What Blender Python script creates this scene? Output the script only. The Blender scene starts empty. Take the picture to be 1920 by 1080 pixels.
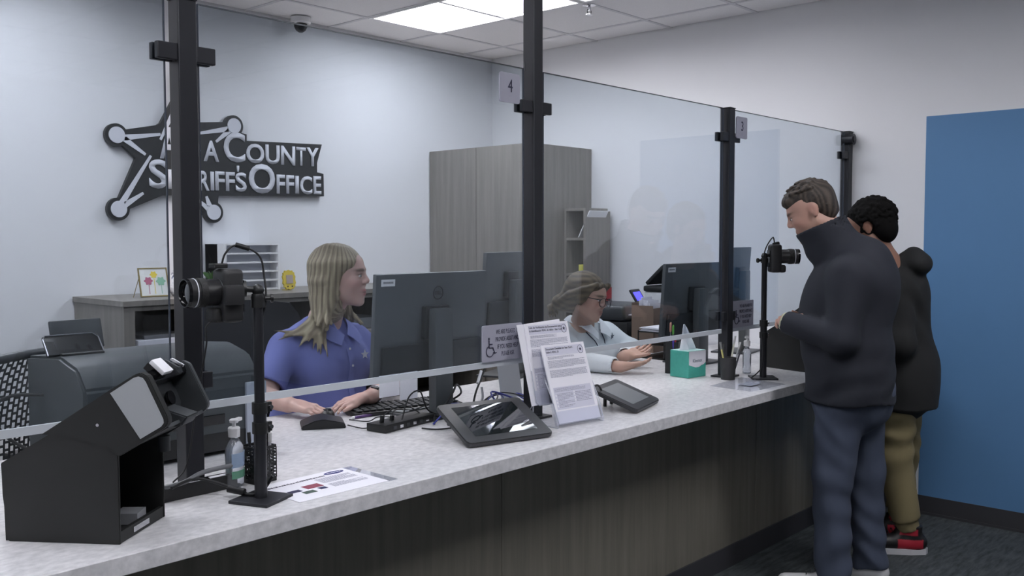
import bpy, bmesh, math, random
import numpy as np
from mathutils import Vector, Matrix, Euler
random.seed(7)
C = bpy.context.scene.collection
SC = bpy.context.scene

# ------------------------------------------------------------------ camera, world, lights, exposure
CAM_R = Matrix(((0.6760, 0.0400, -0.7358), (-0.7369, 0.0352, -0.6751), (-0.0011, 0.9986, 0.0533)))
CAM_Z = 1.51
FPX = 1763.94
cd = bpy.data.cameras.new('camera'); cam = bpy.data.objects.new('camera', cd); C.objects.link(cam)
cam.matrix_world = Matrix.Translation((0, 0, CAM_Z)) @ CAM_R.to_4x4()
cd.sensor_width = 36; cd.lens = FPX / 1920 * 36; cd.clip_start = 0.05
SC.camera = cam
w = bpy.data.worlds.new('world'); SC.world = w; w.use_nodes = True
w.node_tree.nodes['Background'].inputs[0].default_value = (0.8, 0.85, 1, 1)
w.node_tree.nodes['Background'].inputs[1].default_value = 0.05
SC.view_settings.view_transform = 'Standard'; SC.view_settings.look = 'None'
SC.view_settings.exposure = 0.5; SC.view_settings.gamma = 1; SC.view_settings.use_curve_mapping = False
LIGHT_STAFF = 14.0; LIGHT_CLIENT = 17.5     # radiance of the troffer lenses
CEIL = 2.865; RX = 5.26; BY = 5.032; LX = -3.0; FY = -4.0; YG = 2.228; TOP = 0.86
# the recessed troffers of the room: (x, y, power, side)
TROFFERS = [(4.045, 4.03, LIGHT_STAFF), (1.605, 4.03, LIGHT_STAFF), (-0.83, 4.03, LIGHT_STAFF),
            (4.045, 2.81, LIGHT_STAFF * .5), (0.995, 2.2, LIGHT_STAFF * .55),
            (3.435, 0.37, LIGHT_CLIENT), (0.995, 0.37, LIGHT_CLIENT), (-1.445, 0.37, LIGHT_CLIENT)]

def ray(px, py):
    v = CAM_R @ Vector((px - 960, -(py - 540), -FPX)); return v
def atY(px, py, Y):
    r = ray(px, py); t = Y / r.y; return Vector((r.x * t, Y, CAM_Z + r.z * t))
def atX(px, py, X):
    r = ray(px, py); t = X / r.x; return Vector((X, r.y * t, CAM_Z + r.z * t))
def atZ(px, py, Z=TOP):
    r = ray(px, py); t = (Z - CAM_Z) / r.z; return Vector((r.x * t, r.y * t, Z))

# ------------------------------------------------------------------ materials
def lin(c):
    c = c / 255.0
    return c / 12.92 if c <= 0.04045 else ((c + 0.055) / 1.055) ** 2.4
def L3(c): return (lin(c[0]), lin(c[1]), lin(c[2]), 1)
MATS = {}
def mat(name, rgb=(128, 128, 128), rough=0.5, metal=0.0, spec=0.5, var=0.0, scale=20.0, stretch=(1, 1, 1), bump=0.0,
        rgb2=None, emis=0.0, sub=0.0, trans=0.0, coat=0.0, detail=4.0):
    if name in MATS: return MATS[name]
    m = bpy.data.materials.new(name); m.use_nodes = True; MATS[name] = m
    nt = m.node_tree; b = nt.nodes['Principled BSDF']
    b.inputs['Base Color'].default_value = L3(rgb); b.inputs['Roughness'].default_value = rough
    b.inputs['Metallic'].default_value = metal; b.inputs['Specular IOR Level'].default_value = spec
    b.inputs['Coat Weight'].default_value = coat
    if sub: b.inputs['Subsurface Weight'].default_value = sub; b.inputs['Subsurface Radius'].default_value = (.012, .005, .003); b.inputs['Subsurface Scale'].default_value = 1.0
    if trans: b.inputs['Transmission Weight'].default_value = trans
    if emis: b.inputs['Emission Color'].default_value = L3(rgb); b.inputs['Emission Strength'].default_value = emis
    if var or rgb2 or bump:
        tc = nt.nodes.new('ShaderNodeTexCoord'); mp = nt.nodes.new('ShaderNodeMapping'); mp.inputs['Scale'].default_value = stretch
        n = nt.nodes.new('ShaderNodeTexNoise'); n.inputs['Scale'].default_value = scale; n.inputs['Detail'].default_value = detail
        n.inputs['Roughness'].default_value = 0.6
        nt.links.new(tc.outputs['Object'], mp.inputs[0]); nt.links.new(mp.outputs[0], n.inputs['Vector'])
        if var or rgb2:
            r = nt.nodes.new('ShaderNodeValToRGB')
            a = L3(rgb); c2 = L3(rgb2) if rgb2 else tuple(min(1, v * (1 + var)) for v in a[:3]) + (1,)
            a = tuple(v * (1 - var) for v in a[:3]) + (1,)
            r.color_ramp.elements[0].position = 0.32; r.color_ramp.elements[0].color = a
            r.color_ramp.elements[1].position = 0.68; r.color_ramp.elements[1].color = c2
            nt.links.new(n.outputs['Fac'], r.inputs[0]); nt.links.new(r.outputs[0], b.inputs['Base Color'])
        if bump:
            bp = nt.nodes.new('ShaderNodeBump'); bp.inputs['Strength'].default_value = bump; bp.inputs['Distance'].default_value = 0.004
            nt.links.new(n.outputs['Fac'], bp.inputs['Height']); nt.links.new(bp.outputs[0], b.inputs['Normal'])
    return m
def glassmat(name, tint=(235, 240, 243), ior=1.5, add=0.0):
    if name in MATS: return MATS[name]
    m = bpy.data.materials.new(name); m.use_nodes = True; MATS[name] = m; nt = m.node_tree
    for n in list(nt.nodes): nt.nodes.remove(n)
    o = nt.nodes.new('ShaderNodeOutputMaterial'); mx = nt.nodes.new('ShaderNodeMixShader'); t = nt.nodes.new('ShaderNodeBsdfTransparent')
    g = nt.nodes.new('ShaderNodeBsdfGlossy'); f = nt.nodes.new('ShaderNodeFresnel')
    t.inputs[0].default_value = L3(tint); g.inputs['Roughness'].default_value = 0.0; g.inputs[0].default_value = (1, 1, 1, 1)
    # same reflectance on both faces of the pane
    ge = nt.nodes.new('ShaderNodeNewGeometry'); mr = nt.nodes.new('ShaderNodeMapRange')
    mr.inputs['To Min'].default_value = ior; mr.inputs['To Max'].default_value = 1 / ior
    nt.links.new(ge.outputs['Backfacing'], mr.inputs['Value']); nt.links.new(mr.outputs[0], f.inputs[0])
    nt.links.new(f.outputs[0], mx.inputs[0]); nt.links.new(t.outputs[0], mx.inputs[1]); nt.links.new(g.outputs[0], mx.inputs[2]); nt.links.new(mx.outputs[0], o.inputs[0])
    return m
def laminate(name, a, b, sc=1.0, axis='Z'):
    st = {'Z': (14, 14, 0.7), 'Y': (14, .7, 14), 'X': (.7, 14, 14)}[axis]
    return mat(name, a, 0.45, rgb2=b, scale=2.2 * sc, stretch=st, detail=6)
M_wall = mat('wall_paint', (230, 231, 234), 0.75, bump=0.03, scale=160)
M_wall2 = mat('front_wall_paint', (196, 196, 200), 0.8)
M_tile = mat('ceiling_tile', (240, 239, 240), 0.9, var=0.03, scale=120, bump=0.1)
M_grid = mat('ceiling_grid', (214, 214, 218), 0.6)
M_blue = mat('blue_paint', (90, 134, 178), 0.6)
M_base = mat('cove_base', (62, 62, 66), 0.5)
M_baselip = mat('cove_lip', (104, 106, 110), 0.5)
M_lam = laminate('grey_wood_laminate', (122, 118, 113), (142, 137, 131))
M_lamd = laminate('dark_wood_laminate', (116, 112, 102), (134, 129, 118))
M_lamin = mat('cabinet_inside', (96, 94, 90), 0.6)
M_stone = mat('speckled_stone', (200, 200, 202), 0.34, rgb2=(232, 231, 233), scale=42, stretch=(1, 1.6, 1), detail=12, spec=0.5)
M_black = mat('black_plastic', (30, 31, 32), 0.42)
M_blackg = mat('gloss_black_plastic', (20, 20, 23), 0.12)
M_dark = mat('dark_grey_plastic', (62, 65, 68), 0.4)
M_darkm = mat('matt_black_shell', (31, 32, 32), 0.55, bump=0.06, scale=400)
M_post = mat('black_steel', (42, 43, 48), 0.38, metal=0.3)
M_white = mat('white_plastic', (236, 236, 238), 0.4)
M_paper = mat('paper', (244, 243, 250), 0.8)
M_papg = mat('grey_print_ground', (218, 218, 232), 0.8)
M_ink = mat('grey_ink', (160, 160, 178), 0.8)
M_inkd = mat('dark_ink', (58, 58, 78), 0.8)
M_silver = mat('brushed_silver', (214, 216, 224), 0.5)
M_plate = mat('satin_plate', (168, 168, 182), 0.45)
M_chrome = mat('chrome', (220, 220, 225), 0.15, metal=1.0)
M_edge = mat('frosted_edge', (196, 202, 208), 0.5)
M_glass = glassmat('clear_glass', (238, 242, 245), 1.5)
M_acryl = glassmat('acrylic', (248, 249, 252), 1.4)
M_acred = mat('acrylic_rim', (190, 194, 206), 0.2)

M_skin = None

# ------------------------------------------------------------------ geometry helpers
def BM(): return bmesh.new()
def box(bm, x0, x1, y0, y1, z0, z1, mx=None, bev=0.0, seg=2):
    b2 = bmesh.new()
    vs = [b2.verts.new((x, y, z)) for x in (x0, x1) for y in (y0, y1) for z in (z0, z1)]
    for f in ((0, 1, 3, 2), (4, 6, 7, 5), (0, 4, 5, 1), (2, 3, 7, 6), (0, 2, 6, 4), (1, 5, 7, 3)): b2.faces.new([vs[i] for i in f])
    if bev: bmesh.ops.bevel(b2, geom=b2.edges[:], offset=bev, segments=seg, affect='EDGES', profile=0.6)
    return merge(bm, b2, mx)
def merge(bm, b2, mx=None):
    if mx is not None: bmesh.ops.transform(b2, matrix=mx, verts=b2.verts[:])
    bmesh.ops.recalc_face_normals(b2, faces=b2.faces[:])
    me = bpy.data.meshes.new('tmp'); b2.to_mesh(me); b2.free(); bm.from_mesh(me); bpy.data.meshes.remove(me)
    return bm
def rot(center, axis, deg):
    return Matrix.Translation(center) @ Matrix.Rotation(math.radians(deg), 4, axis) @ Matrix.Translation(-Vector(center))
def TR(loc, z=0, x=0, y=0):
    return Matrix.Translation(loc) @ Matrix.Rotation(math.radians(z), 4, 'Z') @ Matrix.Rotation(math.radians(x), 4, 'X') @ Matrix.Rotation(math.radians(y), 4, 'Y')
def frame(o, xd, yd):
    x = Vector(xd).normalized(); z = x.cross(Vector(yd)).normalized(); y = z.cross(x)
    m = Matrix.Identity(4)
    for i in range(3): m[i][0] = x[i]; m[i][1] = y[i]; m[i][2] = z[i]; m[i][3] = o[i]
    return m
def prism(bm, pts, d0, d1, mx=None, bev=0.0):
    """polygon pts in local xy, extruded d0..d1 in local z"""
    b2 = bmesh.new(); n = len(pts)
    a = [b2.verts.new((p[0], p[1], d0)) for p in pts]; b = [b2.verts.new((p[0], p[1], d1)) for p in pts]
    b2.faces.new(a[::-1]); b2.faces.new(b)
    for i in range(n): b2.faces.new((a[i], a[(i + 1) % n], b[(i + 1) % n], b[i]))
    if bev: bmesh.ops.bevel(b2, geom=b2.edges[:], offset=bev, segments=2, affect='EDGES')
    return merge(bm, b2, mx)
def cyl(bm, p0, p1, r0, r1=None, n=16, cap=True):
    r1 = r0 if r1 is None else r1; p0 = Vector(p0); p1 = Vector(p1); d = (p1 - p0)
    q = d.to_track_quat('Z', 'Y').to_matrix(); b2 = bmesh.new()
    A = [b2.verts.new(p0 + q @ Vector((math.cos(t) * r0, math.sin(t) * r0, 0))) for t in [2 * math.pi * i / n for i in range(n)]]
    B = [b2.verts.new(p1 + q @ Vector((math.cos(t) * r1, math.sin(t) * r1, 0))) for t in [2 * math.pi * i / n for i in range(n)]]
    for i in range(n): b2.faces.new((A[i], A[(i + 1) % n], B[(i + 1) % n], B[i]))
    if cap: b2.faces.new(A[::-1]); b2.faces.new(B)
    return merge(bm, b2)
def lathe(bm, prof, mx=None, n=24, sx=1, sy=1):
    b2 = bmesh.new(); rings = []
    for r, z in prof:
        rings.append([b2.verts.new((max(r, 1e-5) * math.cos(2 * math.pi * i / n) * sx, max(r, 1e-5) * math.sin(2 * math.pi * i / n) * sy, z)) for i in range(n)])
    for a, b in zip(rings, rings[1:]):
        for i in range(n): b2.faces.new((a[i], a[(i + 1) % n], b[(i + 1) % n], b[i]))
    b2.faces.new(rings[0][::-1]); b2.faces.new(rings[-1])
    return merge(bm, b2, mx)
def spline(pts, k=8):
    P = [Vector(p) for p in pts]
    if len(P) < 3: return P
    out = []
    for i in range(len(P) - 1):
        p0 = P[max(i - 1, 0)]; p1 = P[i]; p2 = P[i + 1]; p3 = P[min(i + 2, len(P) - 1)]
        for j in range(k):
            t = j / k
            out.append(0.5 * ((2 * p1) + (p2 - p0) * t + (2 * p0 - 5 * p1 + 4 * p2 - p3) * t * t + (3 * p1 - p0 - 3 * p2 + p3) * t ** 3))
    out.append(P[-1]); return out
def tube(bm, pts, r, n=8, k=8, smooth=True):
    P = spline(pts, k) if smooth else [Vector(p) for p in pts]
    b2 = bmesh.new(); rings = []; up = Vector((0, 0, 1)); last = None
    for i, p in enumerate(P):
        d = (P[min(i + 1, len(P) - 1)] - P[max(i - 1, 0)]).normalized()
        if last is None:
            a = d.orthogonal().normalized()
        else:
            a = (last - d * last.dot(d)); a = a.normalized() if a.length > 1e-6 else d.orthogonal().normalized()
        last = a; b = d.cross(a)
        rr = r[min(i, len(r) - 1)] if isinstance(r, (list, tuple)) else r
        rings.append([b2.verts.new(p + (a * math.cos(2 * math.pi * j / n) + b * math.sin(2 * math.pi * j / n)) * rr) for j in range(n)])
    for A, B in zip(rings, rings[1:]):
        for i in range(n): b2.faces.new((A[i], A[(i + 1) % n], B[(i + 1) % n], B[i]))
    b2.faces.new(rings[0][::-1]); b2.faces.new(rings[-1])
    return merge(bm, b2)
def sheet(bm, P, t=0.0012):
    """P: grid [rows][cols] of Vectors -> thin solid sheet"""
    b2 = bmesh.new(); R = len(P); K = len(P[0])
    V = [[b2.verts.new(p) for p in row] for row in P]
    for i in range(R - 1):
        for j in range(K - 1): b2.faces.new((V[i][j], V[i][j + 1], V[i + 1][j + 1], V[i + 1][j]))
    b2.normal_update()
    bmesh.ops.solidify(b2, geom=b2.faces[:], thickness=t)
    return merge(bm, b2)
def obj(name, bm, m, parent=None, smooth=None, world=True, label=None, kind=None):
    me = bpy.data.meshes.new(name); bm.to_mesh(me); bm.free(); me.materials.append(m)
    o = bpy.data.objects.new(name, me); C.objects.link(o)
    finish(o, smooth); attach(o, parent, world)
    if label: o['label'] = label
    if kind: o['kind'] = kind
    return o
def finish(o, smooth):
    me = o.data
    if smooth is not None:
        for p in me.polygons: p.use_smooth = True
        if smooth < 179: me.set_sharp_from_angle(angle=math.radians(smooth))
def attach(o, parent, world=True):
    if parent is not None:
        o.parent = parent
        if world:
            wl = wloc(parent)
            me = o.data; me.transform(Matrix.Translation(-wl))
def wloc(p):
    v = Vector(p.location); q = p.parent
    while q is not None: v = v + Vector(q.location); q = q.parent
    return v
def thing(name, label, cat, loc=(0, 0, 0), rz=0, group=None):
    o = bpy.data.objects.new(name, None); C.objects.link(o); o.location = loc; o.rotation_euler = (0, 0, math.radians(rz))
    o.empty_display_size = 0.05
    o['label'] = label; o['category'] = cat
    if group: o['group'] = group
    return o
def tag(o, label, cat, group=None):
    o['label'] = label; o['category'] = cat
    if group: o['group'] = group
    # origin at the base of the mesh
    me = o.data; vs = [v.co for v in me.vertices]
    c = Vector((sum(v.x for v in vs) / len(vs), sum(v.y for v in vs) / len(vs), min(v.z for v in vs)))
    if o.location.length < 1e-6 and o.rotation_euler.to_quaternion().angle < 1e-6:
        me.transform(Matrix.Translation(-c)); o.location = c
    return o
def struct(name, bm, m, parent=None):
    o = obj(name, bm, m, parent); 
    if parent is None: o['kind'] = 'structure'
    return o
def copy_tree(o, parent=None):
    c = o.copy(); C.objects.link(c); c.parent = parent
    for ch in list(o.children): copy_tree(ch, c)
    return c
def text_bm(s, size, depth=0.0, bold=0.0, align='LEFT', sx=1.0, spacing=1.0):
    cu = bpy.data.curves.new('t', 'FONT'); cu.body = s; cu.size = size; cu.extrude = depth; cu.offset = bold; cu.align_x = align
    cu.space_character = spacing; cu.resolution_u = 4
    o = bpy.data.objects.new('t', cu); C.objects.link(o); bpy.context.view_layer.update()
    me = bpy.data.meshes.new_from_object(o.evaluated_get(bpy.context.evaluated_depsgraph_get()))
    bm = bmesh.new(); bm.from_mesh(me); bpy.data.objects.remove(o); bpy.data.curves.remove(cu); bpy.data.meshes.remove(me)
    if sx != 1: bmesh.ops.transform(bm, matrix=Matrix.Diagonal((sx, 1, 1, 1)), verts=bm.verts[:])
    return bm
def put(bm, b2, mx):
    return merge(bm, b2, mx)

# ------------------------------------------------------------------ room shell
bm = BM(); box(bm, LX, RX, FY, BY, -0.1, 0)
M_carpet = mat('carpet_tile', (46, 51, 53), 0.95, rgb2=(82, 88, 91), scale=9, stretch=(1.0, 5.0, 1), detail=9, bump=0.6)
floor = struct('floor', bm, M_carpet)
bm = BM(); box(bm, LX - .1, RX + .1, BY, BY + 0.1, 0, 2.97); struct('wall_back', bm, M_wall)
bm = BM(); box(bm, RX, RX + 0.1, FY, BY, 0, 2.97); wall_right = struct('wall_right', bm, M_wall)
bm = BM(); box(bm, LX - .1, LX, FY, BY, 0, 2.97); struct('wall_left', bm, M_wall)
bm = BM(); box(bm, LX - .1, RX + .1, FY - .1, FY, 0, 2.97); struct('wall_front', bm, M_wall2)
bm = BM(); box(bm, RX - 0.003, RX + 0.01, 0.797, 1.802, 0.098, 2.158)
o = obj('blue_panel', bm, M_blue, wall_right); o['label'] = 'tall blue painted rectangle on the white wall'
bm = BM(); box(bm, RX - 0.006, RX, FY, BY, 0.012, 0.102); box(bm, RX - 0.010, RX, FY, BY, 0, 0.014)
bb = struct('baseboard_right', bm, M_base)
bm = BM(); prism(bm, [(0, 0), (0.016, 0), (0.012, 0.005), (0, 0.014)], 0, BY - FY, frame((RX - 0.008, FY, 0), (-1, 0, 0), (0, 0, 1)) @ Matrix.Scale(-1, 4, (0, 0, 1)))
obj('cove_toe', bm, M_baselip, bb)
bm = BM(); box(bm, LX, RX, BY - 0.007, BY, 0, 0.102); struct('baseboard_back', bm, M_base)

# ceiling: slab, T-bar grid, tiles, troffers, diffuser
bm = BM(); box(bm, LX - .1, RX + .1, FY - .1, BY + .1, 2.97, 3.0); ceiling = struct('ceiling', bm, M_wall2)
GX0 = 3.74; GY0 = 4.64; P = 0.61
xs = [GX0 + P * i for i in range(-12, 4)]; ys = [GY0 + P * j for j in range(-15, 3)]
xs = [v for v in xs if LX < v < RX] ; ys = [v for v in ys if FY < v < BY]
bm = BM()
for x in xs: box(bm, x - .012, x + .012, FY, BY, CEIL + .002, CEIL + .010)
for y in ys: box(bm, LX, RX, y - .012, y + .012, CEIL + .0025, CEIL + .0095)
obj('ceiling_grid', bm, M_grid, ceiling)
troff_cells = set()
for (x, y, p) in TROFFERS:
    i = round((x - P / 2 - GX0) / P); j = round((y - P - GY0) / P); troff_cells |= {(i, j), (i, j + 1)}
vent_cells = {(-2, -1), (-3, -6)}
tile_me = None
XE = [LX] + xs + [RX]; YE = [FY] + ys + [BY]
for a, b in zip(XE, XE[1:]):
    for c_, d in zip(YE, YE[1:]):
        i = round((b - P - GX0) / P) if b != RX else round((a - GX0) / P); j = round((d - P - GY0) / P) if d != BY else round((c_ - GY0) / P)
        if (i, j) in troff_cells or (i, j) in vent_cells: continue
        full = abs(b - a - P) < .01 and abs(d - c_ - P) < .01
        if full and tile_me is not None:
            o = bpy.data.objects.new('ceiling_tile', tile_me); C.objects.link(o); o.parent = ceiling; o.location = ((a + b) / 2, (c_ + d) / 2, CEIL)
            continue
        bm = BM(); hx = (b - a) / 2 - .007; hy = (d - c_) / 2 - .007
        box(bm, -hx, hx, -hy, hy, 0.0065, 0.02, bev=0.003, seg=1)
        o = obj('ceiling_tile', bm, M_tile, ceiling, world=False); o.location = ((a + b) / 2, (c_ + d) / 2, CEIL)
        if full: tile_me = o.data

def troffer(x, y, label, power):
    M_lamp = mat('troffer_lens_%d' % round(power * 10), (251, 251, 255), 0.5, emis=power)
    t = thing('ceiling_light', label, 'ceiling light', (x, y, CEIL), group=None)
    hx = P / 2 - .004; hy = P - .004
    bm = BM()
    box(bm, -hx, -hx + .022, -hy, hy, -0.002, .012); box(bm, hx - .022, hx, -hy, hy, -0.002, .012)
    box(bm, -hx + .022, hx - .022, -hy, -hy + .022, -0.002, .012); box(bm, -hx + .022, hx - .022, hy - .022, hy, -0.002, .012)
    obj('trim_frame', bm, M_white, t, world=False)
    bm = BM(); box(bm, -hx, hx, -hy, hy, .096, .10); box(bm, -hx, -hx + .01, -hy, hy, .012, .096); box(bm, hx - .01, hx, -hy, hy, .012, .096)
    box(bm, -hx, hx, -hy, -hy + .01, .012, .096); box(bm, -hx, hx, hy - .01, hy, .012, .096)
    obj('housing', bm, M_white, t, world=False)
    # curved reflector wings and glowing central lens
    for s in (-1, 1):
        bm = BM(); rows = []
        for k in range(7):
            u = k / 6; xx = s * (0.275 - 0.12 * u); zz = .012 + .075 * math.sin(u * math.pi / 2)
            rows.append([Vector((xx, -hy + .03, zz)), Vector((xx, hy - .03, zz))])
        sheet(bm, rows, .002); obj('reflector', bm, mat('reflector', (236, 234, 246), .35), t, smooth=60, world=False)
    bm = BM(); rows = []
    for k in range(9):
        u = k / 8 * 2 - 1
        rows.append([Vector((u * .155, -hy + .03, .062 - .035 * (1 - u * u))), Vector((u * .155, hy - .03, .062 - .035 * (1 - u * u)))])
    sheet(bm, rows, .003); obj('lens', bm, M_lamp, t, smooth=60, world=False)
    return t
TL = ['lit recessed ceiling light nearest the right wall behind the glass', 'recessed ceiling light over the mid staff area', 'recessed ceiling light over the far left staff area',
      'recessed ceiling light above the counter between booths', 'recessed ceiling light above the left end of the counter', 'recessed ceiling light over the waiting side near the blue panel', 'recessed ceiling light over the middle of the waiting side', 'recessed ceiling light over the left of the waiting side']
for (x, y, p), l in zip(TROFFERS, TL): troffer(x, y, l, p)
# square louvred air diffuser
def vent(i, j, label):
    cx = GX0 + P * (i + .5); cy = GY0 + P * (j + .5)
    t = thing('air_vent', label, 'vent', (cx, cy, CEIL))
    M_v = mat('vent_metal', (186, 186, 190), .5)
    for k in range(6):
        h = .298 - k * .045; bm = BM(); z0 = -.004 - .002 * k
        v = bmesh.new(); pr = [(h, z0 + .001), (h, z0 - .003), (h - .038, z0 + .024), (h - .038, z0 + .028)]
        rings = [[v.verts.new((sx * r, sy * r, z)) for sx, sy in ((1, 1), (-1, 1), (-1, -1), (1, -1))] for r, z in pr]
        for q in range(4):
            A = rings[q]; B = rings[(q + 1) % 4]
            for s in range(4): v.faces.new((A[s], A[(s + 1) % 4], B[(s + 1) % 4], B[s]))
        merge(bm, v); obj('louvre', bm, M_v, t, world=False)
    bm = BM(); box(bm, -.298, .298, -.298, .298, .04, .044); obj('back_plate', bm, mat('vent_dark', (90, 90, 94), .7), t, world=False)
    return t
vent(-2, -1, 'square grey louvred air vent in the ceiling beside the lit light')
vent(-3, -6, 'square grey louvred air vent above the waiting side')

# dome security camera and sprinkler under the ceiling
p = atZ(545, 40, CEIL); p = Vector((3.45, 4.93, CEIL))
t = thing('security_camera', 'small white dome security camera with black lens at the back wall ceiling', 'camera', p)
bm = BM(); lathe(bm, [(.062, .0), (.062, -.03), (.055, -.038)], n=28); obj('mount', bm, M_white, t, 40, world=False)
bm = BM(); lathe(bm, [(.04, -.038), (.041, -.055), (.03, -.078), (.012, -.09)], n=24); obj('dome', bm, M_blackg, t, 60, world=False)
p = Vector((4.42, 3.44, CEIL))
t = thing('sprinkler', 'chrome fire sprinkler head in a ceiling tile', 'sprinkler', p)
bm = BM(); lathe(bm, [(.04, .006), (.04, 0.0), (.018, -.006)], n=24); obj('escutcheon', bm, M_chrome, t, 40, world=False)
bm = BM(); lathe(bm, [(.010, -.004), (.010, -.03)], n=12); obj('body', bm, M_chrome, t, 40, world=False)
bm = BM()
for s in (-1, 1): tube(bm, [(s * .010, 0, -.02), (s * .018, 0, -.035), (s * .008, 0, -.05)], .003, 6)
obj('arm', bm, M_dark, t, 40, world=False)
bm = BM(); lathe(bm, [(.022, -.05), (.022, -.053)], n=12); obj('deflector', bm, M_chrome, t, 40, world=False)

# ------------------------------------------------------------------ counter
CF = 1.868; CB = 2.95
t = thing('counter_cabinet', 'dark grey wood front panels carrying the long counter', 'counter', (2.4, 2.15, 0))
for i, (a, b) in enumerate([(-2.9, -1.1), (-1.1, 0.52), (0.52, 2.28), (2.28, 4.05), (4.05, RX - .001)]):
    bm = BM(); box(bm, a + .0015, b - .0015, 2.14, 2.16, 0.0, TOP - .043); obj('front_panel', bm, M_lamd, t)
bm = BM(); box(bm, -2.9, RX - .001, 2.132, 2.14, 0, .10); obj('kick_strip', bm, M_base, t)
for x in (-2.9, 0.5, 2.27, 4.04, RX - .032):
    bm = BM(); box(bm, x, x + .03, 2.16, CB - .12, 0, TOP - .043); obj('gable', bm, M_lam, t)
bm = BM(); box(bm, -2.9, RX - .001, CF, CB, TOP - .042, TOP, bev=.0015, seg=1)
ct = obj('worktop', bm, M_stone); tag(ct, 'long grey speckled stone-look counter top running the whole room', 'counter top')

# ------------------------------------------------------------------ partition: posts, panes, clamps
POSTX = [1.205, 2.54, 3.905, RX - .027]
PL = ['leftmost thick black steel post of the glass screen', 'black steel post rising to the ceiling beside number 4', 'black steel post beside the number 3 plate', 'black steel post against the right wall behind the man']
for x, l in zip(POSTX, PL):
    t = thing('partition_post', l, 'post', (x, YG, TOP))
    z1 = CEIL if x == POSTX[1] else 2.108
    bm = BM(); box(bm, -.025, .025, -.025, .025, 0.006, z1 - TOP - .004, bev=.003); obj('tube', bm, M_post, t, world=False)
    bm = BM(); box(bm, -.027, .027, -.027, .027, z1 - TOP - .004, z1 - TOP, bev=.001); obj('cap', bm, M_post, t, world=False)
    bm = BM(); box(bm, -.055, .055, -.045, .045, 0, .008, bev=.002); obj('foot_plate', bm, M_post, t, world=False)
    if x == POSTX[1]:
        bm = BM(); box(bm, -.0245, -.022, -.0262, -.0245, 0.02, z1 - TOP - .01); box(bm, -.0262, -.0245, .015, .018, 2.1 - TOP, 2.13 - TOP); obj('seam', bm, M_dark, t, world=False)
    for z in (1.972, 1.145):
        for s in (-1, 1):
            if x == POSTX[3] and s == 1: continue
            b0, b1 = (-.0785, -.025) if s < 0 else (.025, .0785)
            for fy in (-1, 1):
                bm = BM(); y0, y1 = (-.022, -.006) if fy < 0 else (.006, .022)
                if z < 1.5: b0, b1 = (-.055, -.025) if s < 0 else (.025, .055)
                box(bm, b0, b1, y0, y1, z - TOP - .021, z - TOP + .021, bev=.003); obj('clamp_jaw', bm, M_post, t, world=False)
panes = [(-0.13, 1.155, 'leftmost clear glass pane above the vision tester'), (1.246, 2.486, 'clear glass pane before the woman in the blue shirt'),
         (2.594, 3.862, 'clear glass pane before the woman in the white shirt'), (3.950, 5.195, 'clear glass pane beside the far camera at the right')]
for a, b, l in panes:
    t = thing('glass_pane', l, 'glass pane', ((a + b) / 2, YG, 1.078))
    bm = BM(); box(bm, a, b, YG - .003, YG + .003, 1.082, 2.103); obj('glass', bm, M_glass, t)
    bm = BM(); box(bm, a, b, YG - .004, YG + .004, 1.066, 1.086); obj('bottom_edge', bm, M_edge, t)
    bm = BM(); box(bm, a, b, YG - .0032, YG + .0032, 2.1015, 2.1045); obj('top_edge', bm, mat('glass_top_edge', (70, 74, 80), .3), t)
    for x in (a, b):
        bm = BM(); box(bm, x - .0012, x + .0012, YG - .0032, YG + .0032, 1.08, 2.104); obj('side_edge', bm, mat('glass_side_edge', (60, 66, 78), .25), t)
bm = BM(); cyl(bm, (5.215, YG - .05, 2.06), (5.215, YG + .01, 2.06), .03); cyl(bm, (5.215, YG - .055, 2.06), (5.215, YG - .045, 2.06), .018)
tag(obj('door_closer', bm, M_post, None, 40), 'small round black fitting at the top of the wall post', 'bracket')

# number plates and plaques
def num_plate(x0, z0, n, label):
    t = thing('number_plate', label, 'sign', (x0 + .05, YG - .03, z0))
    bm = BM(); r = .008; pts = []
    for cx, cz, a0 in ((.1 - r, .1 - r, 0), (r, .1 - r, 90), (r, r, 180), (.1 - r, r, 270)):
        for k in range(5): a = math.radians(a0 + 22.5 * k); pts.append((cx + r * math.cos(a), cz + r * math.sin(a)))
    M = frame((-.05, 0, 0), (1, 0, 0), (0, 0, 1))
    prism(bm, pts, 0, .005, M); obj('plate', bm, M_plate, t, world=False)
    bm = BM(); put(bm, text_bm(n, .062, .0004, align='CENTER', sx=.8), M @ Matrix.Translation((.052, .036, .0056))); obj('numeral', bm, M_inkd, t, world=False)
    bm = BM()
    for k in range(3): put(bm, lathe(BM(), [(.0014, 0), (.001, .0008)], n=8), M @ Matrix.Translation((.046 + .005 * k, .022, .005)))
    obj('braille', bm, M_plate, t, world=False)
num_plate(2.331, 1.970, '4', 'silver square plate with the number 4 on the tall post')
num_plate(3.925, 1.970, '3', 'silver square plate with the number 3')
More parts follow.
